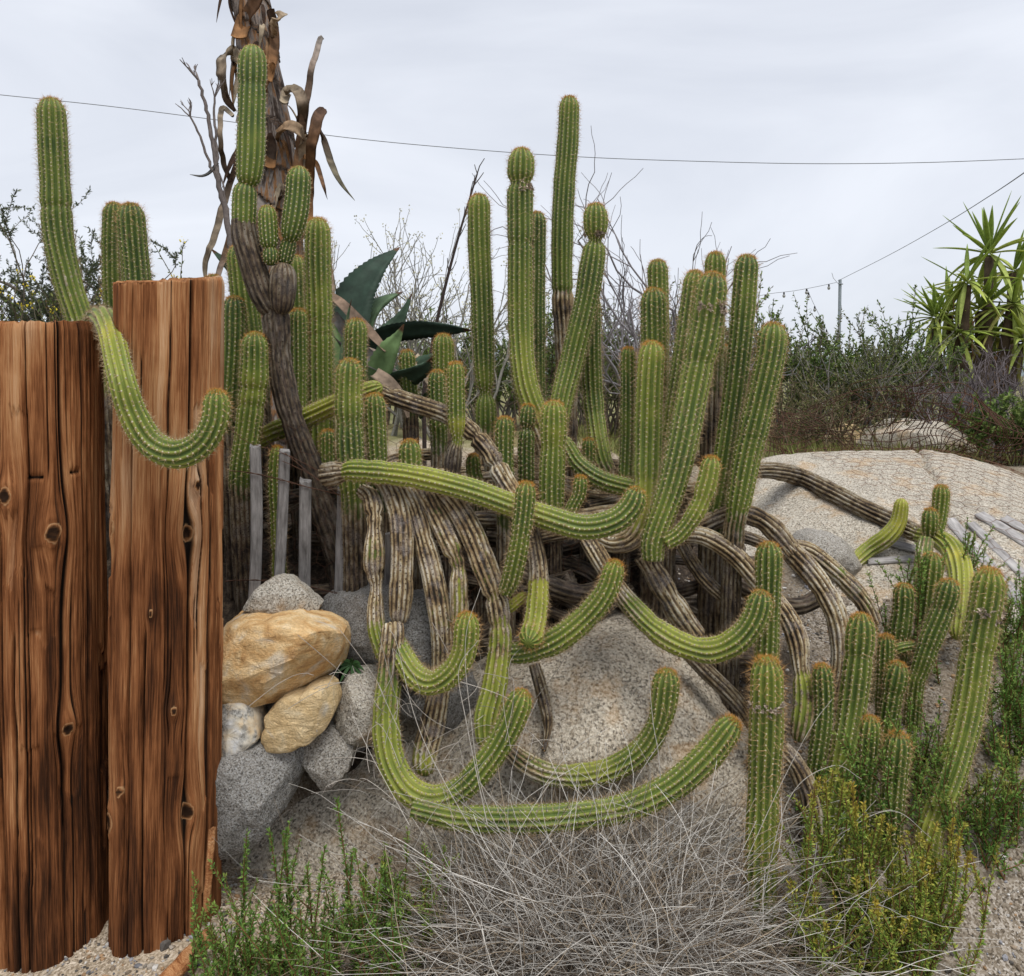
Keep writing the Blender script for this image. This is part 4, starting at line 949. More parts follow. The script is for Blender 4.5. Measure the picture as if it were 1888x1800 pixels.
S('long yellow green stem sweeping down and curling up in front of the boulder', [(724, 1152, 2.46, 40), (724, 1170, 2.45, 45), (717, 1250, 2.43, 50), (711, 1330, 2.40, 54), (720, 1400, 2.37, 56), (752, 1455, 2.34, 55), (802, 1474, 2.33, 53), (855, 1452, 2.33, 50), (905, 1395, 2.33, 50), (940, 1335, 2.33, 52), (966, 1272, 2.33, 50)], [(0, .8), (.5, .74), (.7, .5), (1, .5)], [(0, .8), (.1, .55), (.25, .2), (.5, .05), (1, 0)], ground=False, spine=.013)
S('orange brown striped hanging stem bleached white at its foot', [(735, 885, 2.6, 34), (762, 930, 2.55, 36), (780, 990, 2.52, 38), (798, 1060, 2.50, 43), (812, 1140, 2.49, 44), (815, 1210, 2.49, 40), (810, 1270, 2.48, 42), (797, 1340, 2.46, 50), (785, 1390, 2.44, 50), (783, 1432, 2.42, 46)], .75, [(0, .9), (.5, .68), (.6, .75), (.85, .9), (.93, .45), (1, .3)], [(0, .3), (.1, 0), (1, 0)], ground=False, crown=False, spine=.007)
S('jointed brown hanging stem between the striped stems', [(765, 880, 2.6, 34), (795, 930, 2.54, 36), (818, 975, 2.51, 38), (838, 1020, 2.49, 38), (845, 1045, 2.49, 26), (846, 1075, 2.48, 36), (847, 1110, 2.48, 36), (846, 1150, 2.48, 30)], .75, [(0, .9), (.5, .6), (.7, .55), (1, .5)], [(0, .3), (.1, 0), (1, 0)], [(.585, .3)], ground=False, tip=False, spine=.007)
S('long pale corky hanging stem with yellow green lower half', [(805, 895, 2.58, 36), (842, 935, 2.53, 44), (868, 980, 2.50, 48), (890, 1035, 2.48, 49), (912, 1095, 2.46, 45), (921, 1145, 2.45, 42), (922, 1190, 2.44, 46), (912, 1265, 2.42, 50), (898, 1325, 2.40, 52), (902, 1385, 2.38, 44)], .82, [(0, .85), (.3, .62), (.5, .68), (.62, .35), (1, .18)], [(0, .3), (.08, 0), (1, 0)], [(.47, .25), (.57, .15)], ground=False, tip=True, crown=False, spine=.007)
S('green hooked stem with orange crown rising between the hanging stems', [(728, 1180, 2.47, 36), (745, 1215, 2.43, 44), (768, 1248, 2.40, 47), (800, 1260, 2.38, 48), (835, 1238, 2.37, 48), (857, 1195, 2.37, 49), (862, 1129, 2.37, 49)], [(0, .7), (.5, .6), (1, .52)], [(0, .3), (.2, 0), (1, 0)], ground=False)
S('green stem crossing in front of the long lying stem, its foot tapering', [(932, 1092, 2.43, 30), (944, 1062, 2.41, 38), (956, 1010, 2.39, 39), (965, 950, 2.38, 40), (971, 888, 2.38, 39)], [(0, .42), (1, .56)], ground=False)
S('yellow drooping stem whose blunt tip faces the viewer', [(975, 960, 2.52, 28), (985, 1000, 2.48, 32), (992, 1045, 2.46, 36), (992, 1085, 2.45, 41), (988, 1135, 2.43, 43), (981, 1168, 2.40, 46), (974, 1186, 2.355, 47)], [(0, .6), (.4, .92), (.8, .85), (1, .4)], [(0, 1), (.42, .9), (.5, .1), (1, 0)], [(0, .4), (.4, .2), (.46, 0), (1, 0)], ground=False, crown=False)
S('tiny yellow curled stem behind the blunt drooping one', [(918, 1112, 2.5, 14), (935, 1122, 2.48, 22), (955, 1108, 2.48, 22), (972, 1095, 2.48, 20)], .95, .2, ground=False, crown=False, ribs=9)
S('bright green arm sweeping up over the boulder from the hanging stems', [(920, 1204, 2.46, 36), (970, 1202, 2.45, 44), (1030, 1178, 2.44, 49), (1080, 1138, 2.43, 49), (1118, 1090, 2.42, 45), (1137, 1033, 2.42, 40)], [(0, .4), (.5, .56), (1, .55)], ground=False)
S('yellow green hammock shaped stem sagging over the boulder to an orange crown', [(1085, 995, 2.62, 36), (1106, 1030, 2.57, 38), (1135, 1080, 2.52, 38), (1165, 1118, 2.50, 42), (1205, 1158, 2.47, 46), (1255, 1188, 2.44, 48), (1310, 1200, 2.42, 49), (1360, 1180, 2.40, 50), (1392, 1140, 2.39, 50), (1406, 1089, 2.39, 48)], [(0, .7), (.4, .78), (.7, .74), (1, .54)], [(0, .95), (.22, .75), (.34, .3), (.6, .18), (.75, 0), (1, 0)], ground=False, spine=.014)
S('broken woody trunk with peeling white bark in the dark hollow', [(1188, 1022, 2.58, 44), (1215, 1070, 2.57, 46), (1245, 1120, 2.57, 46), (1282, 1175, 2.57, 44)], .5, 1.1, [(0, .5), (.4, .15), (1, .05)], ground=False, tip=False, spine=.004, ribamp=.10)
S('thin brown stem slanting down in the hollow behind the bark stripped trunk', [(1248, 985, 2.75, 26), (1272, 1030), (1302, 1072, 2.72, 28), (1345, 1110, 2.72, 22)], .5, 1.0, .35, ground=False, tip=False, spine=.006)
S('short dead stump standing in the hollow under the arching stems', [(1332, 1190, 2.78, 30), (1334, 1150), (1336, 1105, 2.78, 32)], .5, 1.0, .5, tip=False, spine=.004)
# ---- arches on the right
S('brown arching stem that swells into a striped green end behind the big front cactus', [(1255, 985, 2.7, 32), (1300, 990, 2.68, 36), (1352, 1022, 2.66, 37), (1400, 1075, 2.63, 37), (1445, 1128, 2.58, 38), (1470, 1180, 2.54, 42), (1476, 1230, 2.52, 34), (1484, 1275, 2.5, 44), (1482, 1320, 2.48, 46), (1472, 1368, 2.48, 38)], .75, [(0, .95), (.5, .78), (.7, .8), (.76, .35), (1, .5)], [(0, .3), (.15, .1), (.3, 0), (1, 0)], [(.75, .15)], ground=False, crown=False, spine=.008)
S('dark ribbed woody arch under the outermost columns', [(1275, 985, 2.78, 36), (1310, 962, 2.76, 38), (1355, 947, 2.74, 38), (1400, 957, 2.72, 40), (1437, 988, 2.70, 40), (1462, 1022, 2.68, 34)], .5, .95, [(0, .45), (1, .3)], ground=False, tip=False, spine=.008)
S('long brown ribbed arch dropping behind the bright upright cactus', [(1440, 1000, 2.70, 38), (1474, 1032, 2.68, 44), (1510, 1075, 2.66, 45), (1538, 1125, 2.64, 44), (1550, 1180, 2.62, 40), (1548, 1240, 2.6, 36), (1530, 1310, 2.58, 34)], .72, [(0, .9), (.5, .72), (1, .85)], [(0, .25), (.2, 0), (1, 0)], ground=False, tip=False, spine=.009)
S('striped green brown arch ending beside the small cactus group', [(1458, 1006, 2.74, 30), (1490, 1016, 2.74, 34), (1530, 1046, 2.74, 36), (1572, 1086, 2.73, 36), (1597, 1118, 2.72, 34), (1612, 1150, 2.72, 28)], .7, [(0, .85), (.5, .55), (.85, .6), (1, 1)], [(0, .2), (.2, 0), (1, 0)], ground=False, tip=False, spine=.009)
S('dark woody stem lying low under the arches', [(1290, 1000, 2.9, 24), (1340, 985), (1400, 1000, 2.88, 24), (1440, 1030, 2.86, 24)], .5, .8, .45, ground=False, tip=False, spine=.006)
S('long dark woody stem running over the granite slab to a green drooping end', [(1385, 868, 3.95, 30), (1425, 868, 3.95, 34)] + [(x, y, surfY(x, y, .035), w) for x, y, w in [(1475, 880, 36), (1541, 912, 37), (1592, 938, 37), (1644, 962, 37)]] + [(1700, 988, 3.42, 34), (1720, 990, 3.36, 34), (1752, 1010, 3.24, 42), (1770, 1050, 3.12, 46), (1773, 1110, 3.02, 44), (1765, 1180, 2.95, 38)], .85, [(0, .9), (.62, .95), (.68, .15), (1, .1)], [(0, .45), (.6, .45), (.66, 0), (1, 0)], [(.655, .2)], ground=False, crown=False, spine=.008)
S('bent yellow cactus stem leaning on the granite slab', [(1566, 1046, surfY(1566, 1046, .01), 28), (1600, 1015, surfY(1600, 1015, .04), 32), (1636, 990, surfY(1636, 990, .06) - .05, 33), (1656, 962, None, 30), (1663, 919, None, 25)], .92, [(0, .5), (.25, .15), (.5, .3), (1, .05)], crown=False, ground=True, spine=.008)
S('small upright cactus budding from the woody stem on the slab', [(1722, 985, 3.36, 26), (1728, 965, 3.36, 32), (1734, 930), (1736, 894, 3.36, 33)], .5, ground=False)
S('round little cactus bud beside the small upright one on the slab', [(1714, 992, 3.34, 20), (1714, 968, 3.31, 30), (1715, 937, 3.31, 28)], .4, ground=False)
S('brown green stem hanging from the woody stem on the slab', [(1708, 995, 3.12, 26), (1702, 1030, 3.08, 30), (1698, 1080, 3.04, 28), (1700, 1130, 3.0, 26)], .7, .4, ground=False, tip=False)
S('plump short cactus with orange crown below the slab', [(1706, 1140, 2.93, 36), (1712, 1090, 2.93, 42), (1720, 1019, 2.93, 46)], .46)
S('short dark cactus, outer one of the small group on the slope', [(1652, 1235, 2.85, 34), (1657, 1180, 2.85, 38), (1665, 1120), (1666, 1076, 2.85, 39)], .36)
S('plump leaning cactus beside the tallest one on the slope', [(1695, 1240, 2.76, 34), (1716, 1180, 2.76, 42), (1740, 1120), (1753, 1068, 2.76, 45)], .44, spine=.018)
S('tallest cactus column on the gravel slope, thick and hairy', [(1722, 1510, 2.42, 50), (1752, 1430, 2.45, 56), (1780, 1330, 2.48, 58), (1800, 1210, 2.5, 60), (1818, 1110), (1826, 1047, 2.5, 58)], [(0, .7), (.3, .66), (.6, .5), (1, .56)], rem=.86, spine=.022)
S('little cactus with orange crown next to the bright upright one', [(1630, 1270, 2.68, 32), (1632, 1220), (1634, 1170, 2.68, 33)], .42)
S('small rounded cactus at the foot of the short group on the slope', [(1636, 1340, 2.62, 34), (1646, 1280, 2.62, 40), (1658, 1220, 2.62, 40)], .38)
S('bright upright cactus column with orange crown on the slope', [(1540, 1470, 2.42, 46), (1556, 1390, 2.44, 50), (1572, 1300, 2.46, 54), (1583, 1210), (1589, 1131, 2.46, 55)], [(0, .62), (.4, .6), (1, .52)], spine=.018)
S('slim dark cactus just left of the bright upright one', [(1498, 1450, 2.46, 36), (1510, 1380, 2.46, 39), (1518, 1300), (1515, 1224, 2.46, 38)], .42)
S('low cactus tip half sunk in green heath', [(1596, 1450, 2.42, 40), (1600, 1390), (1605, 1320, 2.42, 42)], .46)
S('low thick cactus with orange crown sunk in green heath', [(1640, 1540, 2.38, 46), (1648, 1450), (1657, 1350, 2.38, 48)], .46, spine=.02)
S('tiny cactus lying sideways in the small group', [(1640, 1205, 2.82, 18), (1660, 1196, 2.8, 22), (1692, 1190, 2.8, 18)], .3, crown=False)
S('dead brown stem bending down beside the big front cactus', [(1440, 1380, 2.42, 34), (1470, 1415, 2.40, 38), (1492, 1470, 2.38, 40), (1500, 1530, 2.36, 36), (1488, 1600, 2.34, 30)], .5, 1.0, [(0, .3), (1, .15)], ground=False, tip=False, spine=.006)
S('dark woody stem lying along the edge of the boulder', [(1270, 1205, 2.62, 30), (1310, 1245, 2.6, 32), (1355, 1290, 2.57, 32), (1400, 1350, 2.52, 30)], .4, .95, .5, ground=False, tip=False, spine=.006)
# ---- front
S('upright green cactus right behind the hammock shaped stem tip', [(1408, 1290, 2.5, 44), (1413, 1210, 2.5, 46), (1416, 1120), (1418, 999, 2.5, 50)], .5, spine=.016)
S('big front cactus with orange crown and a collar of dry tufts', [(1404, 1660, 2.24, 60), (1404, 1560, 2.26, 60), (1408, 1440, 2.28, 61), (1413, 1330, 2.28, 65), (1414, 1211, 2.28, 63)], [(0, .6), (.5, .62), (1, .52)], rem=.86, spine=.023, young=.5)
S('long low stem lying under the dry brush, its tip rising beside the big front cactus', [(760, 1490, 2.30, 40), (840, 1508, 2.29, 48), (940, 1512, 2.28, 52), (1050, 1506, 2.28, 52), (1150, 1490, 2.29, 52), (1235, 1452, 2.29, 53), (1305, 1392, 2.29, 55), (1357, 1325, 2.29, 52)], [(0, .5), (.6, .5), (1, .5)], [(0, .3), (.3, .1), (.6, 0), (1, 0)], ground=False, spine=.02)
S('curved stem smiling across the boulder with a pinched neck below its crown', [(935, 1378, 2.46, 34), (965, 1405, 2.44, 42), (1010, 1427, 2.42, 46), (1070, 1432, 2.41, 47), (1135, 1416, 2.40, 48), (1188, 1380, 2.39, 50), (1214, 1335, 2.38, 44), (1224, 1295, 2.38, 52), (1231, 1233, 2.38, 54)], [(0, .8), (.4, .78), (.7, .58), (1, .55)], [(0, .6), (.2, .45), (.4, .1), (.6, 0), (1, 0)], [(.755, .12)], ground=False, spine=.015)
S('dead shredded stem lying on the boulder behind the curled up stem', [(985, 1225, 2.57, 22), (1000, 1280, 2.535, 26), (1010, 1330, 2.51, 20), (1003, 1385, 2.49, 8)], .5, 1.0, .3, ground=False, tip=False, spine=.006)

# ---- old dead stems and litter, added and coloured dark to deepen shade under the clump
def tangle():
    rg = np.random.default_rng(3); VV = []; Q = []; TR = []; AT = {k: [] for k in ('cork', 'tone', 'old', 'rib', 'sco')}; n0 = 0
    for i in range(70):
        x = rg.uniform(-.95, .95); y = rg.uniform(2.85, 3.35); z = float(H(x, y)) + rg.uniform(0, .22) + (.22 if y < 3.15 and rg.random() < .6 else 0)
        a = rg.uniform(-.7, .7); ln = rg.uniform(.18, .5); d = np.array([math.cos(a) * rg.choice([-1, 1]), rg.uniform(-.6, .3), rg.uniform(-.45, .35)]); s2 = rg.normal(size=3) * .05
        p0 = np.array([x, y, z]); r = rg.uniform(.016, .032)
        if abs(x) > .5 and rg.random() < .3: continue
        C = np.array([[*p0, r], [*(p0 + d * ln * .5 + s2), r * 1.05], [*(p0 + d * ln), r * .9]])
        C[:, 1] = np.maximum(C[:, 1], 2.78)
        V, q, tr, at, rows, ti = stem_body(C, [(0, 1), (1, 1)], [(0, .3), (1, .3)], [(0, .8), (1, .8)], (), 10, 500 + i, False, False)
        VV.append(V); Q.append(q + n0); TR.append(np.array(tr) + n0); n0 += len(V)
        for k in AT: AT[k].append(at[k])
    for i in range(44):                                                 # the mat of old stems the green ones rise from
        x = rg.uniform(-.62, .72); y = rg.uniform(2.8, 3.3); z = rg.uniform(1.0, 1.2); a = rg.normal() * .5; ln = rg.uniform(.15, .4)
        d = np.array([math.cos(a) * rg.choice([-1, 1]), rg.uniform(-.3, .5), rg.normal() * .22]); p0 = np.array([x, y, z]); r = rg.uniform(.016, .026)
        C = np.array([[*p0, r], [*(p0 + d * ln * .5 + rg.normal(size=3) * .03), r * 1.1], [*(p0 + d * ln), r * .8]]); C[:, 1] = np.maximum(C[:, 1], 2.74)
        if C[:, 0].max() > .74: continue
        V, q, tr, at, rows, ti = stem_body(C, [(0, 1), (1, 1)], [(0, .4), (1, .4)], [(0, .45), (1, .25)], (), 10, 700 + i, False, False)
        VV.append(V); Q.append(q + n0); TR.append(np.array(tr) + n0); n0 += len(V)
        for k in AT: AT[k].append(at[k])
    me = mesh_np('dead_cactus_litter', np.concatenate(VV), np.concatenate(Q), np.concatenate(TR), {k: np.concatenate(v) for k, v in AT.items()}, M_CACTUS)
    tag(obj('dead_cactus_litter', me), 'tangle of dead cactus stems and litter, added and darkened to shade the hollow under the clump', 'litter', kind='stuff')
tangle()

# ================================================================ agave and its dead stalk
def leaf_line(pts, Ys, ws):
    q = []
    for (x, y), Y, w in zip(pts, Ys, ws):
        p = P(x, y, Y); q.append([*p, w * mpp(p)])
    return crom(np.array(q), .012)[0]
def agave():
    b = P(665, 760, 3.6); b[2] = float(H(b[0], b[1]))
    r_ = root('agave', b, 'grey green agave with broad toothed pointed leaves behind the cacti', 'agave')
    G1, G2, G3, G4 = (.055, .095, .060), (.12, .19, .10), (.16, .25, .10), (.028, .052, .036)
    L = [([(650, 720), (648, 640), (655, 560), (690, 500), (737, 456)], (3.55, 3.6, 3.65, 3.7, 3.8), (60, 74, 80, 48, 2), (-.3, -1, .25), G4),
         ([(660, 700), (672, 610), (690, 570), (712, 552), (742, 538)], (3.65, 3.7, 3.72, 3.75, 3.8), (40, 44, 40, 24, 2), (-.3, -.6, .7), G2),
         ([(665, 680), (700, 622), (760, 606), (820, 606), (869, 609)], (3.6, 3.58, 3.5, 3.45, 3.4), (34, 36, 40, 26, 2), (.0, -.75, -.55), G4),
         ([(688, 735), (702, 690), (718, 650), (734, 622), (745, 598)], (3.45, 3.4, 3.36, 3.34, 3.32), (52, 56, 44, 20, 2), (-.35, -1, .2), G3),
         ([(700, 735), (730, 702), (760, 690), (785, 676), (800, 656)], (3.42, 3.36, 3.3, 3.26, 3.24), (40, 46, 40, 24, 2), (.35, -.8, -.3), G1),
         ([(705, 720), (745, 692), (775, 676), (800, 662), (822, 640)], (3.5, 3.46, 3.42, 3.4, 3.38), (36, 42, 36, 22, 2), (.3, -.7, .5), G1),
         ([(628, 720), (630, 670), (636, 620), (642, 580), (648, 552)], (3.35, 3.34, 3.33, 3.32, 3.31), (14, 15, 12, 7, 1), (1, -.3, 0), G2),
         ([(610, 760), (612, 700), (615, 650), (612, 615), (606, 585)], (3.45, 3.45, 3.45, 3.47, 3.5), (50, 50, 42, 24, 2), (.2, -1, .2), G3),
         ([(600, 640), (520, 580), (450, 520), (415, 485), (388, 458)], (3.8, 3.8, 3.8, 3.8, 3.8), (36, 36, 30, 18, 2), (.3, -.6, .7), G1),
         ([(770, 760), (800, 735), (825, 712), (840, 690), (850, 660)], (3.5, 3.45, 3.42, 3.4, 3.4), (30, 34, 26, 14, 1), (.3, -.8, .4), G2),
         ([(640, 700), (690, 640), (730, 600), (745, 575), (760, 540)], (4.0, 4.05, 4.1, 4.1, 4.1), (40, 40, 28, 14, 1), (.1, -.9, .4), G1)]
    for pts, Ys, ws, nr, c in L:
        l = leaf_line(pts, Ys, ws); mb = MB()
        edge = np.broadcast_to(np.array(c), (len(l), 3)) * (1 + .25 * (vnoise(np.arange(len(l)) * .35, 0 * np.arange(len(l)), 110)[:, None] - .5))
        edge = edge.copy(); edge[-3:] = (.10, .05, .025)
        mb.blade(l[:, :3], l[:, 3], nr, .30, .022, edge, teeth=1)
        obj('leaf', mb.mesh('leaf', M_AGAVE, b), r_)
    for pts, Ys, ws, nr, c in [([(606, 545), (625, 560), (650, 585), (680, 615), (712, 648)], (3.5, 3.46, 3.42, 3.4, 3.36), (16, 22, 24, 22, 12), (.5, -.8, .4), (.20, .14, .10)),
                               ([(612, 585), (630, 610), (655, 640), (690, 668), (730, 690)], (3.5, 3.48, 3.45, 3.42, 3.4), (30, 34, 32, 28, 14), (-.4, -.8, .5), (.27, .25, .24)),
                               ([(612, 640), (650, 650), (690, 665), (720, 690), (742, 720)], (3.52, 3.5, 3.5, 3.48, 3.45), (26, 30, 34, 28, 14), (.2, -.8, .5), (.22, .18, .15)),
                               ([(760, 660), (785, 690), (800, 715), (812, 735), (820, 752)], (3.45, 3.4, 3.38, 3.36, 3.35), (24, 26, 22, 16, 6), (.3, -.8, .4), (.36, .30, .23)),
                               ([(690, 690), (712, 705), (730, 725), (745, 748), (752, 770)], (3.3, 3.28, 3.26, 3.25, 3.25), (24, 26, 24, 16, 6), (.3, -.8, .4), (.20, .15, .11))]:
        l = leaf_line(pts, Ys, ws); mb = MB(); k = len(l)
        c_ = np.array(c) * (1 + .9 * (vnoise(np.arange(k) * .4, 0 * np.arange(k) + ws[1], 111)[:, None] - .5))
        mb.blade(l[:, :3], l[:, 3], nr, .55, .006, c_); tag(obj('dry_leaf', mb.mesh('dry_leaf', M_DRY, b), r_), 'withered grey brown leaf')
agave()

def bark_mat():
    m = NT('dead_stalk_bark', .9, .15); o = m.attr('sco').outputs['Vector']
    a = m.noise(m.vmul(o, (1, .12, 1)), 60, 6, .65); b_ = m.noise(m.vmul(o, (1, .45, 1)), 9, 5, .65, .8)
    c = m.ramp(m.math('ADD', m.math('MULTIPLY', a, .5), m.math('MULTIPLY', b_, .5)), [(.36, (.018, .013, .010)), (.44, (.08, .06, .05)), (.50, (.25, .22, .20)), (.55, (.28, .14, .055)), (.60, (.11, .08, .065)), (.70, (.40, .36, .32))])
    m.color(c); m.bump(a, .012, .9)
    return m.m
def dead_stalk():
    ctl = [(505, 640, 3.85, 92), (512, 540, 3.85, 96), (515, 450, 3.85, 96), (508, 340, 3.85, 98), (497, 240, 3.85, 92), (484, 150, 3.85, 84), (470, 60, 3.85, 78), (458, -30, 3.85, 74), (452, -120, 3.85, 70)]
    C = to_world(ctl); C = np.concatenate([[[C[0][0], C[0][1], float(H(C[0][0], C[0][1])) - .03, C[0][3] * 1.1]], C])
    c, s, Ls = crom(C, .012); n = len(c); m = 56; a = np.arange(m) / m * 2 * math.pi
    Sg, Ag = np.meshgrid(s, a, indexing='ij')
    # overlapping leaf scales: radius drops at the upper edge of each wrapped sheath
    k = Sg / .19 + Ag / 6.283 * 2; fr = k - np.floor(k)
    rr = c[:, 3][:, None] * (.90 + .14 * (1 - fr) + .10 * (vnoise(Ag * 2.2, Sg * 5, 112) - .5) + .06 * (vnoise(Ag * 9, Sg * 3, 113) - .5))
    V = np.stack([c[:, 0][:, None] + rr * np.cos(Ag), c[:, 1][:, None] + rr * np.sin(Ag), np.broadcast_to(c[:, 2][:, None], rr.shape)], -1)
    V[..., 2] += .03 * (vnoise(Ag * 3, np.floor(k), 114) - .5)
    i = np.arange(n - 1)[:, None]; j = np.arange(m)[None]
    q = np.stack([i * m + j, i * m + (j + 1) % m, (i + 1) * m + (j + 1) % m, (i + 1) * m + j], -1)
    b = c[0][:3].copy()
    r_ = root('dead_agave_stalk', b, 'tall dead grey stalk hung with curled dry leaves, rising out of view', 'dead plant')
    sco = np.stack([(Ag * .1).ravel(), Sg.ravel(), (np.floor(k) * .37).ravel()], 1)
    obj('trunk', mesh_np('trunk', V.reshape(-1, 3) - b, q, None, {'sco': sco}, bark_mat()), r_)
    T_, D2, O_, G_ = (.34, .28, .20), (.065, .038, .026), (.25, .125, .05), (.22, .195, .175)
    Yf = 3.72
    for pts, ws, nr, c0, c1, fold in [
        ([(548, 340), (552, 270), (562, 200), (574, 130), (590, 75), (597, 73)], (20, 20, 18, 14, 12, 3), (.4, -1, 0), O_, G_, .5),
        ([(497, 120), (500, 75), (506, 45), (518, 28), (530, 26)], (22, 24, 24, 18, 2), (.5, -.8, .3), O_, T_, .4),
        ([(446, 110), (430, 98), (414, 104), (412, 140), (420, 180), (434, 205)], (26, 30, 30, 30, 24, 8), (-.5, -.9, .1), T_, D2, .5),
        ([(430, 215), (412, 200), (406, 215), (407, 260), (412, 300), (424, 335)], (10, 12, 12, 11, 12, 8), (.3, -1, .1), T_, D2, .4),
        ([(522, 190), (530, 170), (546, 168), (556, 190), (556, 225), (548, 240)], (20, 24, 26, 26, 20, 4), (.3, -1, .2), T_, D2, .5),
        ([(568, 420), (570, 350), (573, 290), (580, 240), (592, 208), (598, 200)], (20, 22, 22, 26, 24, 8), (.2, -1, .1), O_, D2, .55),
        ([(590, 240), (598, 265), (608, 300), (626, 335), (654, 370)], (10, 18, 20, 12, 1), (.6, -.7, .3), D2, (.16, .15, .10), .4),
        ([(560, 290), (580, 300), (590, 325), (598, 348), (604, 368)], (14, 14, 12, 8, 1), (.5, -.8, .2), O_, D2, .4),
        ([(498, 310), (508, 262), (525, 238), (548, 240), (560, 270), (556, 330)], (24, 26, 28, 28, 26, 14), (.2, -1, .35), O_, T_, .5),
        ([(480, 400), (492, 330), (500, 270), (498, 245)], (34, 34, 28, 10), (.1, -1, 0), G_, D2, .4),
        ([(450, 230), (470, 180), (490, 140), (505, 118)], (40, 40, 34, 12), (.1, -1, 0), G_, O_, .3),
        ([(440, 70), (452, 40), (470, 8), (488, -25)], (36, 38, 36, 20), (.0, -1, .1), O_, D2, .3),
        ([(498, 420), (512, 372), (528, 350), (540, 356), (536, 380)], (26, 28, 28, 22, 6), (.2, -1, .3), D2, T_, .5),
        ([(440, 300), (424, 345), (408, 400), (392, 450), (380, 488), (378, 515)], (16, 18, 20, 18, 16, 6), (-.3, -1, .1), D2, T_, .45),
        ([(430, 420), (420, 460), (405, 500), (398, 540)], (18, 18, 16, 6), (-.3, -1, .1), O_, G_, .45),
        ([(560, 470), (596, 480), (606, 520), (612, 560)], (20, 22, 22, 14), (.4, -.9, .1), O_, G_, .5),
        ([(498, 20), (505, 60), (503, 110), (497, 150)], (22, 24, 22, 10), (.5, -.8, 0), D2, O_, .3),
        ([(540, 440), (545, 400), (538, 360), (530, 330)], (36, 38, 34, 16), (.1, -1, 0), O_, G_, .4)]:
        ws = [w_ * .82 for w_ in ws]
        l = leaf_line(pts, [Yf + .06 * math.sin(i * 1.7) for i in range(len(pts))], ws); k = len(l); t = np.linspace(0, 1, k)[:, None]
        l[:, 1] += .02 * (vnoise(np.arange(k) * .3, 0 * np.arange(k) + ws[0], 115) - .5)
        cc = (np.array(c0) * (1 - t) + np.array(c1) * t) * (1 + .8 * (vnoise(np.arange(k) * .5, 0 * np.arange(k), 116)[:, None] - .5))
        mb = MB(); mb.blade(l[:, :3], l[:, 3], nr, fold, .006, cc); obj('dry_leaf', mb.mesh('dry_leaf', M_DRY, b), r_)
    rg = np.random.default_rng(17)
    for i in range(60):                                                 # shredded strips hanging close to the trunk
        j = rg.integers(int(n * .3), n - 6); az = -math.pi / 2 + rg.normal() * .95; rd = np.array([math.cos(az), math.sin(az), 0]); o = c[j][:3] + rd * c[j][3] * .98; ln = rg.uniform(.07, .24); cv = rg.uniform(.1, .7)
        t = np.linspace(0, 1, 9)[:, None]; sw = rg.normal() * .25
        pts = o + rd * (np.sin(t * 2.2) * .05 * cv) + np.array([sw, 0, -1]) * t ** 1.2 * ln + np.array([0, 0, .035]) * np.sin(t * 3.1) * cv
        cc = np.array([O_, D2, G_, T_, D2][rg.integers(0, 5)]) * (1 + .7 * (rg.random((9, 1)) - .5)); mb = MB()
        mb.blade(pts, rg.uniform(.010, .034) * np.sin(np.clip(t[:, 0] * 2.6 + .5, 0, 3.12)) + .001, rd + rg.normal(size=3) * .3, .4, .004, cc); obj('dry_leaf', mb.mesh('dry_leaf', M_DRY, b), r_)
dead_stalk()

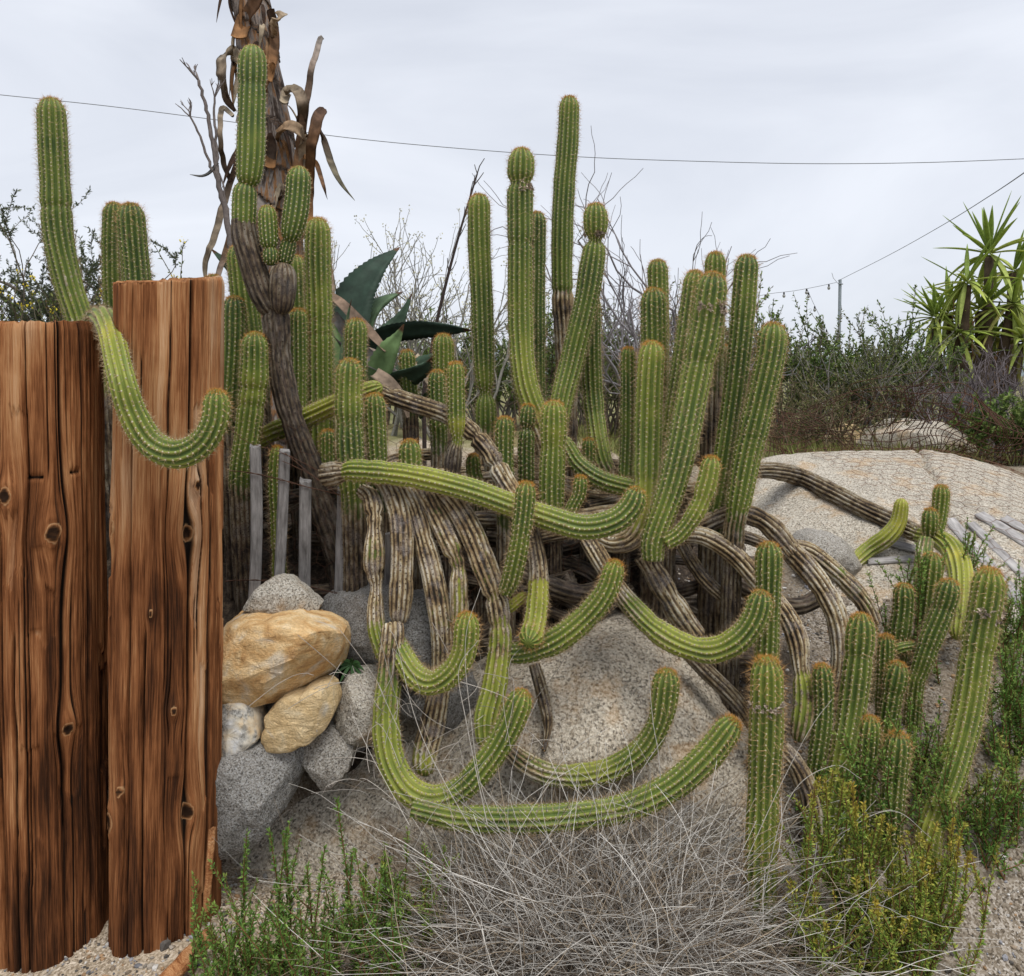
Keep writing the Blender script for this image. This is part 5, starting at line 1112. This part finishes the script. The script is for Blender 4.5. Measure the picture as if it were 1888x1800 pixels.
def px_poly(pts, Y): return np.array([P(x, y, Y) for x, y in pts])
def fork_tips(mb, p, d, n, ln, rad, c, rg, lvl=2):
    for _ in range(n):
        dd = unit(d + rg.normal(size=3) * np.array([.35, .35, .15])); e = p + dd * ln * rg.uniform(.7, 1.2)
        mb.tube(np.stack([p, (p + e) / 2 + rg.normal(size=3) * ln * .05, e]), [rad, rad * .8, rad * .6], 4, np.array(c) * rg.uniform(.8, 1.3))
        if lvl > 1: fork_tips(mb, e, dd, rg.integers(2, 4), ln * .55, rad * .6, c, rg, lvl - 1)
def dead_twigs():
    rg = np.random.default_rng(12); Y = 3.55; c = (.17, .145, .135); mb = MB()
    for pts, r0, r1, tip in [([(440, 560), (428, 470), (415, 390), (402, 330), (393, 270), (380, 200), (365, 148)], .016, .006, 5), ([(402, 320), (398, 250), (394, 205), (397, 180)], .007, .004, 5), ([(404, 335), (385, 300), (368, 250), (352, 215)], .007, .004, 5), ([(420, 395), (412, 350), (406, 320)], .005, .003, 0)]:
        l = crom(px_poly(pts, Y), .02)[0]; l += rg.normal(size=l.shape) * .002
        mb.tube(l, np.linspace(r0, r1, len(l)), 6, np.array(c) * rg.uniform(.8, 1.1, (len(l), 1)))
        if tip: fork_tips(mb, l[-1], unit(l[-1] - l[-3]), tip, .055, r1 * .75, c, rg)
    b = P(440, 560, Y); b[2] = float(H(b[0], Y)); p0 = P(440, 560, Y)
    mb.tube(np.stack([b - [0, 0, .02], (b + p0) / 2, p0]), [.02, .018, .016], 6, c)
    r_ = root('dead_succulent_stem', b, 'leafless grey forked stem standing left of the dead stalk', 'dead plant')
    obj('stem', mb.mesh('stem', M_TWIG, b), r_)
    mb = MB(); l = leaf_line([(402, 300), (388, 318), (372, 325), (350, 322)], [Y] * 4, (8, 9, 6, 1)); mb.blade(l[:, :3], l[:, 3], (0, -.6, .8), .5, .004, (.09, .09, .085)); obj('dry_leaf', mb.mesh('dry_leaf', M_DRY, b), r_)
    # the thin leaning dark stalk
    mb = MB(); Y = 4.2; l = crom(px_poly([(782, 720), (795, 650), (806, 590), (828, 500), (850, 420), (868, 360), (880, 320)], Y), .02)[0]; mb.tube(l, np.linspace(.011, .004, len(l)), 5, (.06, .045, .04))
    for k in (.55, .7, .8, .86, .9, .95, 1):
        fork_tips(mb, l[int(k * (len(l) - 1))], unit(np.array([.35, 0, 1.0])), 2, .075, .003, (.10, .09, .085), rg, 1)
    b = l[0].copy(); b[2] = float(H(b[0], Y)); mb.tube(np.stack([b, (b + l[0]) / 2, l[0]]), .011, 5, (.06, .045, .04))
    tag(obj('dead_flower_stalk', mb.mesh('dead_flower_stalk', M_TWIG, b), None, b), 'thin dark leaning dead stalk beside the tall straight cactus', 'dead plant')
dead_twigs()

# ================================================================ yucca
def yucca():
    Y = 7.6; b = P(1800, 780, Y); b[2] = float(H(b[0], Y)); rg = np.random.default_rng(4)
    r_ = root('yucca', b, 'big many headed yucca with stiff green sword leaves', 'yucca')
    heads = [(1870, 500, 1.05, (.5, -.3, .8), .2), (1765, 612, 1.1, (-.3, -.8, .4), .7), (1824, 468, 1.15, (0, 0, 1), 0), (1748, 575, .95, (-.3, -.3, .8), .2), (1782, 520, .95, (-.3, -.2, .9), .1), (1808, 570, 1.15, (.0, -.7, .6), .4), (1868, 560, 1.15, (.4, -.4, .8), .3), (1832, 620, 1.1, (.1, -.9, .4), .6), (1724, 585, .85, (-.5, -.3, .8), .1), (1790, 650, 1.0, (-.2, -.9, .2), .8), (1890, 630, 1.0, (.5, -.6, .5), .5)]
    leaves = []
    for v in range(5):
        t = np.linspace(0, 1, 9); pts = np.stack([t, 0 * t, -.01 * t - (.02 + .09 * v) * t ** 2.2], 1) * .40
        w = .047 * np.clip(1.05 - t ** 2.5, 0.02, 1) * (.55 + .45 * np.sin(np.clip(t * 2.5, 0, 1.57)))
        mb = MB(); cc = np.array([(.26, .36, .07), (.36, .46, .09), (.45, .52, .11), (.42, .50, .12), (.50, .48, .15)][v]) * (1 + .0 * t[:, None]); cc = cc * (.75 + .5 * t[:, None]); 
        mb.blade(pts, w, (0, 0, 1), .35, .004, cc); leaves.append(mb.mesh('leaf', M_LEAF))
    t = np.linspace(0, 1, 7); mb = MB(); mb.blade(np.stack([t, 0 * t, -.35 * t ** 2], 1) * .34, .018 * (1.02 - t), (0, 0, 1), .3, .003, (.34, .20, .10)); dryl = mb.mesh('dry_leaf', M_DRY)
    mb = MB()
    for (x, y, s, ax, dr) in heads:
        h = P(x, y, Y + rg.uniform(-.25, .25)); ax = unit(np.array(ax, float))
        foot = b + np.array([(h[0] - b[0]) * .35, rg.uniform(-.1, .1), .05]); l = crom(np.stack([foot, (foot + h) / 2 + [(h[0] - b[0]) * .12, 0, 0], h - ax * .03]), .04)[0]
        mb.tube(l, np.linspace(.06, .035, len(l)), 8, np.array([.12, .085, .06]) * rg.uniform(.6, 1.2, (len(l), 1)))
        q = Vector(ax).to_track_quat('Z', 'X')
        for k in range(26):
            el = rg.uniform(-.75 - dr * .5, 1.35); az = k * 2.39996 + rg.normal() * .2
            d = q @ Vector((math.cos(az) * math.cos(el), math.sin(az) * math.cos(el), math.sin(el)))
            o = obj('leaf', leaves[min(4, max(0, int((1.2 - el) * 2 + rg.uniform(-.8, 1.0) + dr)))], r_)
            X = Vector(d).normalized(); Z = Vector((0, 0, 1)); Yv = Z.cross(X); 
            if Yv.length < .05: Yv = Vector((0, 1, 0))
            Yv.normalize(); Zv = X.cross(Yv)
            Mx = Matrix((X, Yv, Zv)).transposed().to_4x4(); Mx.translation = Vector(h - b) + X * .02
            o.matrix_local = Mx @ Matrix.Diagonal((s * rg.uniform(.8, 1.15), s, s, 1))
    for k in range(70):                                     # brown skirt of dead leaves
        x, y = [(1775, 560), (1765, 600), (1830, 640), (1730, 630), (1850, 650)][k % 5]
        o = obj('dry_leaf', dryl, r_); h = P(x + rg.normal() * 14, y + rg.uniform(-10, 50), Y - .05)
        o.matrix_local = Matrix.Translation(Vector(h - b)) @ Matrix.Rotation(rg.uniform(0, 6.28), 4, 'Z') @ Matrix.Rotation(rg.uniform(1.1, 1.5), 4, 'Y')
    obj('trunk', mb.mesh('trunk', M_TWIG, b), r_)
yucca()

# ================================================================ shrubs and trees behind
def branch(mb, tips, p, d, ln, rad, lvl, rg, wig, c, spread, up=.1):
    n = 5; pts = [p]; dd = d
    for k in range(n):
        dd = unit(dd + rg.normal(size=3) * wig + np.array([0, 0, up * .3])); pts.append(pts[-1] + dd * ln / n)
    mb.tube(np.array(pts), np.linspace(rad, rad * .6, n + 1), 4 if lvl > 1 else 3, np.array(c) * rg.uniform(.8, 1.2))
    if lvl == 0: tips.append((np.array(pts), dd)); return
    for _ in range(rg.integers(2, 5)):
        i = rg.integers(2, n + 1); nd = unit(dd + rg.normal(size=3) * spread)
        branch(mb, tips, pts[i], nd, ln * rg.uniform(.55, .8), rad * .6, lvl - 1, rg, wig, c, spread, up)
    tips.append((np.array(pts[-3:]), dd))
def shrub_thing(name, label, cat, b, hgt, stems, lvl, seed, twig_c, leaf_c, leaf_n, leaf_l, leaf_w, spread=.5, lean=.25, wig=.12, group=None, width=.15, flowers=None, up=.1):
    rg = np.random.default_rng(seed); mb = MB(); tips = []
    b = np.asarray(b, float)
    for _ in range(stems):
        o = b + np.array([rg.normal() * width, rg.normal() * width * .6, -.02]); d = unit(np.array([rg.normal() * lean, rg.normal() * lean * .6, 1]))
        branch(mb, tips, o, d, hgt * rg.uniform(.35, .65), .004 + .006 * hgt, lvl, rg, wig, twig_c, spread, up)
    r_ = root(name, b, label, cat, group)
    tag(obj('trunk' if cat == 'tree' else 'branches', mb.mesh('branches', M_TWIG, b), r_), kind='stuff')
    if leaf_n:
        pos = []; dr = []
        for pts, dd in tips:
            k = leaf_n; i = rg.random(k) * (len(pts) - 1); f = np.floor(i).astype(int); w = (i - f)[:, None]
            pos.append(pts[f] * (1 - w) + pts[f + 1] * w); dr.append(unit(dd * .7 + rg.normal(size=(k, 3)) * .6))
        pos = np.concatenate(pos); dr = np.concatenate(dr); n = len(pos); lm = MB()
        base = np.array(leaf_c)[rg.integers(0, len(leaf_c), n)] * rg.uniform(.6, 1.35, (n, 1))
        lm.leaves(pos, dr, leaf_l * rg.uniform(.6, 1.2, n), leaf_w, base)
        tag(obj('crown' if cat == 'tree' else 'foliage', lm.mesh('foliage', M_LEAF, b, False), r_), kind='stuff')
    if flowers:
        pos = np.array([t[0][-1] for t in tips]); pos = pos[rg.random(len(pos)) < flowers[0]]; fm = MB()
        for _ in range(flowers[3]): fm.leaves(pos + rg.normal(size=pos.shape) * flowers[2], rg.normal(size=pos.shape), flowers[2] * 1.3, flowers[2], np.array(flowers[1]) * rg.uniform(.7, 1.2, (len(pos), 1)))
        tag(obj('flowers', fm.mesh('flowers', M_LEAF, b, False), r_), kind='stuff')
    return r_
def gp(px, Y):
    p = P(px, 700, Y); return np.array([p[0], Y, float(H(p[0], Y))])
SG = 'shrubs along the back of the garden'
GRN = [(.09, .15, .035), (.14, .21, .05), (.21, .28, .07)]; OLV = [(.13, .15, .045), (.19, .20, .065), (.09, .11, .04)]
TW = (.18, .15, .12); TG = (.26, .24, .22)
for k, (px, Y, h, sty, lab) in enumerate([
    (735, 7.2, .72, 0, 'low leafy shrub behind the agave leaves'),
    (845, 6.8, .74, 0, 'upright green shrub behind the tall straight cactus'),
    (925, 7.4, .80, 1, 'olive shrub in the gap beside the round capped cactus'),
    (1020, 7.0, .86, 0, 'dense green shrub behind the slender tallest cactus'),
    (1110, 6.4, .98, 2, 'dense dark grey green shrub under the bare branches, near the egg capped cactus'),
    (1165, 6.9, 1.00, 2, 'tall wiry shrub right under the bare branches'),
    (1255, 7.2, .95, 1, 'olive shrub glimpsed between the central columns'),
    (1350, 7.0, .82, 0, 'green shrub behind the two outer columns'),
    (1440, 6.6, .84, 0, 'feathery green shrub just right of the outermost column'),
    (1470, 5.9, .52, 3, 'low brownish shrub behind the rusty wire, near the outermost column'),
    (1530, 6.9, .84, 0, 'upright green shrub at the foot of the metal pole'),
    (1590, 6.3, .72, 1, 'olive shrub between the pole and the yucca'),
    (1640, 6.9, .82, 0, 'green shrub left of the yucca'),
    (1585, 5.8, .5, 3, 'low brown shrub behind the middle of the rusty wire'),
    (1690, 6.4, .66, 1, 'shrub with wiry stems below the yucca heads'),
    (1745, 5.9, .52, 4, 'bare grey twiggy bush under the yucca'),
    (1830, 5.6, .62, 4, 'larger bare grey twiggy bush at the foot of the yucca trunk'),
    (1890, 5.9, .8, 4, 'tall bare grey bush beside the yucca'),
    (1885, 5.2, .34, 0, 'small green bush at the end of the rusty wire')]):
    b = gp(px, Y)
    if sty == 0: shrub_thing('shrub', lab, 'shrub', b, h * 1.08, 24, 2, 200 + k, TW, GRN, 30, .034, .013, .30, .20, .10, SG, .17)
    if sty == 1: shrub_thing('shrub', lab, 'shrub', b, h * 1.05, 22, 2, 200 + k, TG, OLV, 22, .030, .010, .38, .26, .13, SG, .17)
    if sty == 2: shrub_thing('shrub', lab, 'shrub', b, h, 24, 2, 200 + k, TW, GRN + OLV, 26, .030, .009, .42, .25, .13, SG, .16)
    if sty == 3: shrub_thing('shrub', lab, 'shrub', b, h, 22, 2, 200 + k, (.19, .15, .10), OLV + [(.20, .17, .08)], 14, .022, .007, .55, .5, .15, SG, .22)
    if sty == 4: shrub_thing('shrub', lab, 'shrub', b, h, 14, 3, 200 + k, (.17, .145, .15), None, 0, 0, 0, .55, .4, .15, SG, .16)
# bare branched shrub with pale curling twigs
def bare_shrub(px, Y, h, seed, label, lean):
    rg = np.random.default_rng(seed); mb = MB(); tips = []; b = gp(px, Y)
    for _ in range(10):
        branch(mb, tips, b + np.array([rg.normal() * .12, 0, -.02]), unit(np.array([rg.normal() * .24 + lean, rg.normal() * .15, 1])), h * rg.uniform(.42, .6), .014, 3, rg, .2, (.24, .225, .235), .42, .2)
    tag(obj('bare_shrub', mb.mesh('bare_shrub', M_TWIG, b), None, b), label, 'shrub', SG)
bare_shrub(1205, 6.0, 1.75, 301, 'leafless shrub with curling grey twigs against the sky', .12)
bare_shrub(1425, 7.0, .8, 303, 'small leafless twig sprig beside the outermost column', .25)
# pale flowering sprays behind the agave
for k, (px, h, lab) in enumerate([(690, .98, 'thin twiggy bush with pale cream flower sprays over the agave tip'), (770, 1.0, 'thin bush with pale cream flower sprays beside the leaning dead stalk'), (840, .98, 'wispy flowering bush between the dead stalk and the tall straight cactus')]):
    shrub_thing('flowering_bush', lab, 'bush', gp(px, 5.8), h * 1.35, 5, 3, 320 + k, (.24, .23, .20), [(.3, .32, .18)], 2, .014, .005, .38, .25, .13, 'pale flowering bushes', .08, (.65, (.62, .60, .42), .012, 5))
# left background
for k, (px, Y, h, lab) in enumerate([(20, 8.5, 1.45, 'feathery grey green tree at the edge, left of the tall leaning column'), (170, 9.0, 1.6, 'feathery grey green tree just right of the tall leaning column')]):
    b = gp(px, Y)
    r_ = shrub_thing('feathery_tree', lab, 'tree', b, h * 1.38, 8, 3, 340 + k, (.13, .11, .09), [(.09, .11, .06), (.13, .15, .08), (.06, .08, .045)], 60, .045, .012, .5, .3, .2, 'feathery trees behind the posts', .12)
shrub_thing('yellow_flower_bush', 'bush with clusters of yellow flowers above the short timber post', 'bush', gp(60, 5.5), 1.0, 14, 2, 350, (.12, .10, .07), [(.09, .13, .03), (.15, .17, .04)], 14, .03, .012, .4, .4, .1, None, .25, (.55, (.75, .60, .04), .012, 7))
shrub_thing('rusty_leaved_bush', 'low bush with reddish green leaves beside the yellow flowers', 'bush', gp(110, 5.7), .85, 10, 2, 351, (.14, .08, .05), [(.18, .12, .04), (.10, .12, .03)], 14, .03, .012, .4, .4, .1, None, .2)

# ================================================================ heath plants in the foreground
def heath(label, b, tips, seed, greens, tipcol, side=6, nl=270, leaf=.018):
    """upright wands clothed in needle leaves; tips are photograph points that the tallest wands reach"""
    rg = np.random.default_rng(seed); b = np.asarray(b, float); mb = MB(); lm = MB(); lines = []
    for (x, y, Y) in tips:
        e = P(x, y, Y); o = b + np.array([rg.normal() * .04 + (e[0] - b[0]) * .72, rg.normal() * .04 + (e[1] - b[1]) * .5, 0]); o[2] = float(H(o[0], o[1])) - .01
        md = (o + e) / 2 + np.array([(e[0] - b[0]) * .12 + rg.normal() * .012, rg.normal() * .02, .01])
        l = crom(np.stack([o, md, e]), .012)[0]; lines.append((l, 1.0))
        for _ in range(side):
            i = rg.integers(int(len(l) * .1), max(int(len(l) * .7), 2)); dd = unit(np.array([rg.normal() * .45, rg.normal() * .45, 1.0])); ln = rg.uniform(.08, .2)
            q0 = l[i]; lines.append((crom(np.stack([q0, q0 + dd * ln * .5 + rg.normal(size=3) * .01, q0 + dd * ln + [0, 0, ln * .15]]), .012)[0], .6))
    for l, sz in lines:
        mb.tube(l, np.linspace(.0022, .0009, len(l)) * (sz + .3), 4, np.array([.17, .085, .04]) * rg.uniform(.7, 1.3))
        n = int(nl * sz * max(.35, len(l) / 35)); i = (rg.random(n) ** .85) * (len(l) - 1.001); f = np.floor(i).astype(int); w = (i - f)[:, None]; t = i / (len(l) - 1)
        p = l[f] * (1 - w) + l[f + 1] * w; ax = unit(l[np.minimum(f + 1, len(l) - 1)] - l[f])
        d = unit(ax * .75 + unit(rg.normal(size=(n, 3))) * .85)
        ci = rg.integers(0, len(greens), n); c = np.array(greens)[ci] * rg.uniform(.6, 1.35, (n, 1)); tw = (sstep(.72, 1.0, t) * (rg.random() ** .5))[:, None]; c = c * (1 - tw) + np.array(tipcol) * tw
        lm.leaves(p, d, leaf * rg.uniform(.6, 1.2, n) * (1 - .35 * t), .0046, c)
    r_ = root('heath_plant', b, label, 'shrub', 'green heath shrubs')
    obj('stems', mb.mesh('stems', M_TWIG, b), r_); tag(obj('needles', lm.mesh('needles', M_LEAF, b, False), r_), kind='stuff')
HG = [(.09, .19, .035), (.15, .28, .05), (.23, .36, .075)]; HO = [(.17, .28, .05), (.29, .40, .07), (.41, .44, .085)]
def gpt(px, py):
    """ground point seen at a photograph pixel"""
    for Y in np.arange(1.9, 4.5, .01):
        p = P(px, py, Y)
        if p[2] <= H(p[0], p[1]): return np.array([p[0], p[1], float(H(p[0], p[1]))])
    return P(px, py, 2.2)
def fan(x0, x1, ylist, Y, n, seed, jy=40):
    rg = np.random.default_rng(seed); out = []
    for i in range(n):
        x = x0 + (x1 - x0) * (i + rg.random()) / n; y = np.interp(x, [a for a, _ in ylist], [c for _, c in ylist]) + abs(rg.normal()) * jy; out.append((x, y, Y + rg.normal() * .04))
    return out
b_ = gpt(590, 1795); b_[1] = 2.12; b_[2] = float(H(b_[0], 2.12))
heath('bright green heath shrub in front of the boulder at the foot of the stone wall', b_, fan(440, 760, [(440, 1580), (465, 1545), (495, 1515), (530, 1530), (560, 1600), (600, 1560), (622, 1462), (650, 1540), (700, 1590), (760, 1640)], 2.10, 11, 1, 18) + fan(400, 760, [(400, 1750), (480, 1710), (620, 1690), (760, 1720)], 2.03, 22, 2, 40), 401, HG, (.16, .27, .06), side=3)
b_ = gpt(450, 1800); b_[1] = 2.06
heath('low sprig of heath beside the wood offcut', b_, [(372, 1722, 2.05), (395, 1745, 2.04), (425, 1745, 2.03), (450, 1740, 2.03), (480, 1735, 2.03)], 402, HG, (.2, .25, .05))
b_ = gpt(1580, 1790); b_[1] = 2.16; b_[2] = float(H(b_[0], 2.16))
heath('large heath shrub with orange tips between the dry brush and the gravel', b_, fan(1480, 1800, [(1480, 1470), (1530, 1395), (1560, 1420), (1600, 1470), (1660, 1540), (1720, 1540), (1760, 1480), (1800, 1540)], 2.16, 34, 3, 40) + fan(1440, 1740, [(1440, 1660), (1740, 1650)], 2.08, 18, 4, 40), 403, HO, (.44, .34, .05), side=3, nl=340)
for k, (px, py, tp, lab, or_) in enumerate([
    (1590, 1500, fan(1500, 1690, [(1500, 1400), (1560, 1370), (1620, 1340), (1690, 1330)], 2.38, 13, 5, 50), 'heath shrub growing among the low cacti on the slope', 0),
    (1720, 1480, fan(1640, 1800, [(1640, 1250), (1700, 1290), (1760, 1380), (1800, 1420)], 2.5, 13, 6, 55), 'heath shrub at the foot of the tallest slope cactus', 0),
    (1840, 1560, fan(1740, 1900, [(1740, 1450), (1800, 1420), (1850, 1400), (1900, 1380)], 2.42, 16, 7, 60), 'spreading heath shrub on the gravel beyond the tallest slope cactus', 0),
    (1870, 1380, fan(1820, 1910, [(1820, 1260), (1860, 1180), (1910, 1120)], 2.62, 14, 8, 60), 'heath shrub high on the slope behind the tallest slope cactus', 0),
    (1880, 1180, fan(1810, 1915, [(1810, 1130), (1860, 1040), (1910, 1060)], 2.95, 12, 9, 40), 'small heath sprig by the fallen slats', 0),
    (1690, 1210, fan(1650, 1720, [(1650, 1130), (1690, 1000), (1720, 1060)], 2.9, 8, 10, 40), 'thin heath sprig inside the small cactus group', 0),
    (1790, 1100, fan(1780, 1830, [(1780, 970), (1800, 985), (1830, 1010)], 3.1, 6, 11, 30), 'thin heath sprig behind the drooping green stem end', 0),
    (730, 1760, fan(660, 800, [(660, 1560), (700, 1585), (740, 1620), (800, 1660)], 2.16, 12, 12, 40), 'heath shrub half buried in the dry brush beside the boulder', 1)]):
    b_ = gpt(px, py); heath(lab, b_, tp, 410 + k, side=4, greens=HG if not or_ else HG + HO, tipcol=(.26, .36, .08) if k != 2 else (.34, .33, .07))
# little weed between the stones
b_ = P(648, 1225, 2.52); mb = MB(); rg = np.random.default_rng(2)
for k in range(9):
    a = k / 9 * 6.28; d = np.array([math.cos(a), -.4, math.sin(a) * .8 + .25]); d = unit(d)
    t = np.linspace(0, 1, 5)[:, None]; mb.blade(b_ + d * t * .045 + np.array([0, -.01, -.02]) * t ** 2, .010 * np.sin(np.clip(t[:, 0] * 2.8 + .3, 0, 3.1)) + .001, (0, -1, .3), .2, .0015, (.05, .12, .04))
tag(obj('weed', mb.mesh('weed', M_LEAF, b_), None, b_), 'little star shaped green weed in the gap between the wall stones', 'plant')

# ================================================================ dry brush
def dry_brush():
    rg = np.random.default_rng(21); mb = MB()
    N = 6000; nseg = 9
    cx = P(1105, 1780, 2.15)[0]
    for k in range(N):
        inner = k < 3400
        ox = cx + rg.normal() * .19; oy = 2.13 + rg.normal() * .10
        ox = np.clip(ox, cx - .46, cx + .46); oz = float(max(0, min(.25, (oy - 2.15) * .7)))
        ln = rg.uniform(.22, .46) if inner else rg.uniform(.34, .66)
        d = unit(np.array([rg.normal() * .50 + (ox - cx) * 1.1, rg.normal() * .32 - .08, rg.uniform(.25, 1.1)]))
        curl = rg.normal(size=3) * np.array([.85, .7, .5]) + np.array([d[0] * .10, 0, -.25 * rg.random()]); p = np.array([ox, oy, oz]); pts = [p]
        kn = rg.normal(size=3) * .26
        for i in range(nseg):
            d = unit(d + curl * (.35 + .25 * i / nseg) + kn * math.sin(i * 1.9)); p = p + d * ln / nseg
            if p[2] < .012: p[2] = .012
            pts.append(p)
        pts = np.array(pts)
        over = np.maximum(pts[:, 1] - 2.28, 0); pts[:, 1] -= over * .8
        r = rg.uniform(.0007, .0013) if inner else rg.uniform(.0008, .0016)
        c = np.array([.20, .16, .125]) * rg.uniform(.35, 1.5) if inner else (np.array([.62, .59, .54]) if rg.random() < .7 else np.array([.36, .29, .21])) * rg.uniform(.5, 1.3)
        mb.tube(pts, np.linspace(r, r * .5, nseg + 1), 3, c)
    for path in [[(1010, 1650), (900, 1480), (865, 1300), (858, 1180), (885, 1090)], [(900, 1560), (780, 1360), (730, 1200), (715, 1170)], [(1380, 1700), (1450, 1480), (1540, 1420), (1600, 1450)], [(1300, 1760), (1480, 1620), (1620, 1610), (1720, 1680)], [(1350, 1790), (1500, 1720), (1650, 1760), (1740, 1850)], [(1330, 1640), (1430, 1460), (1500, 1350), (1545, 1300)], [(900, 1500), (860, 1330), (845, 1240), (880, 1190)], [(1400, 1620), (1550, 1530), (1650, 1500), (1730, 1560)], [(760, 1500), (690, 1400), (650, 1335), (640, 1310)]]:
        l = crom(px_poly(path, 2.2), .015)[0]; l[:, 1] = 2.14 + .10 * np.linspace(0, 1, len(l)); mb.tube(l, np.linspace(.0014, .0007, len(l)), 4, (.46, .43, .38))
    b = np.array([cx, 2.13, 0])
    tag(obj('dry_brush', mb.mesh('dry_brush', M_TWIG, b), None, b), 'tangled dry grey brush of thin curled stalks in front of the boulder', 'dry brush', kind='stuff')
dry_brush()
# dry wisps on the gravel and among the slope cacti
mb = MB(); rg = np.random.default_rng(31)
for k in range(170):
    x, y = (rg.uniform(1450, 1880), rg.uniform(1050, 1700)) if k < 90 else (rg.uniform(560, 1000), rg.uniform(1240, 1480))
    p = gpt(x, y) if k < 90 else P(x, y, 2.36); d = unit(np.array([rg.normal(), rg.normal() * .5 - .2, .6])); cl = rg.normal(size=3) * .25; pts = [p]
    for i in range(9): d = unit(d + cl + np.array([0, 0, -.10])); pts.append(pts[-1] + d * rg.uniform(.012, .03))
    mb.tube(np.array(pts), .0009, 3, np.array([.46, .42, .37]) * rg.uniform(.5, 1.2))
tag(obj('dry_wisps', mb.mesh('dry_wisps', M_TWIG)), 'loose dry stalks scattered on the slope and among the hanging stems', 'dry grass', kind='stuff')
# low grass between slab and shrubs
mb = MB(); n = 9000; x = rg.uniform(.2, 5.2, n); y = rg.uniform(5.0, 7.6, n); z = H(x, y)
mb.leaves(np.stack([x, y, z], 1), np.stack([rg.normal(size=n) * .4, rg.normal(size=n) * .4, np.ones(n)], 1), rg.uniform(.04, .13, n), .008, np.array([.16, .19, .05]) * rg.uniform(.5, 1.5, (n, 1)) + np.array([.10, .06, .03]) * rg.random((n, 1)))
tag(obj('grass', mb.mesh('grass', M_LEAF, (0, 0, 0), False)), 'short grass growing between the granite slab and the shrubs', 'grass', kind='stuff')
# pebbles on the gravel slope and at the foot of the posts
def pebbles():
    rg = np.random.default_rng(41); n = 9000
    x = np.concatenate([rg.uniform(.55, 2.1, 6500), rg.uniform(-1.3, -.3, 2500)]); y = np.concatenate([rg.uniform(2.0, 3.5, 6500), rg.uniform(1.95, 2.5, 2500)])
    s = np.exp(rg.normal(-5.6, .5, n)); z = H(x, y) + s * .15
    ico = np.array([[0, 0, 1], [.89, 0, .45], [.28, .85, .45], [-.72, .53, .45], [-.72, -.53, .45], [.28, -.85, .45], [.72, .53, -.45], [-.28, .85, -.45], [-.89, 0, -.45], [-.28, -.85, -.45], [.72, -.53, -.45], [0, 0, -1]])
    fc = np.array([[0, 1, 2], [0, 2, 3], [0, 3, 4], [0, 4, 5], [0, 5, 1], [1, 6, 2], [2, 7, 3], [3, 8, 4], [4, 9, 5], [5, 10, 1], [6, 7, 2], [7, 8, 3], [8, 9, 4], [9, 10, 5], [10, 6, 1]])
    V = ico[None] * (s[:, None, None] * rg.uniform(.55, 1.2, (n, 1, 3))) * rg.uniform(.8, 1.2, (n, 12, 1)); a = rg.random(n) * 6.28
    V = np.stack([V[..., 0] * np.cos(a)[:, None] - V[..., 1] * np.sin(a)[:, None], V[..., 0] * np.sin(a)[:, None] + V[..., 1] * np.cos(a)[:, None], V[..., 2] * .8], -1) + np.stack([x, y, z], 1)[:, None]
    c = np.array([[.42, .37, .31], [.28, .22, .16], [.36, .23, .13], [.52, .50, .47], [.10, .09, .08], [.25, .25, .27]])[rg.integers(0, 6, n)] * rg.uniform(.6, 1.2, (n, 1))
    me = mesh_np('gravel', V.reshape(-1, 3), None, (fc[None] + np.arange(n)[:, None, None] * 12).reshape(-1, 3), {'Col': np.repeat(c, 12, 0)}, M_TWIG, False)
    tag(obj('gravel', me), 'loose granite gravel on the slope and round the posts', 'gravel', kind='stuff')
pebbles()
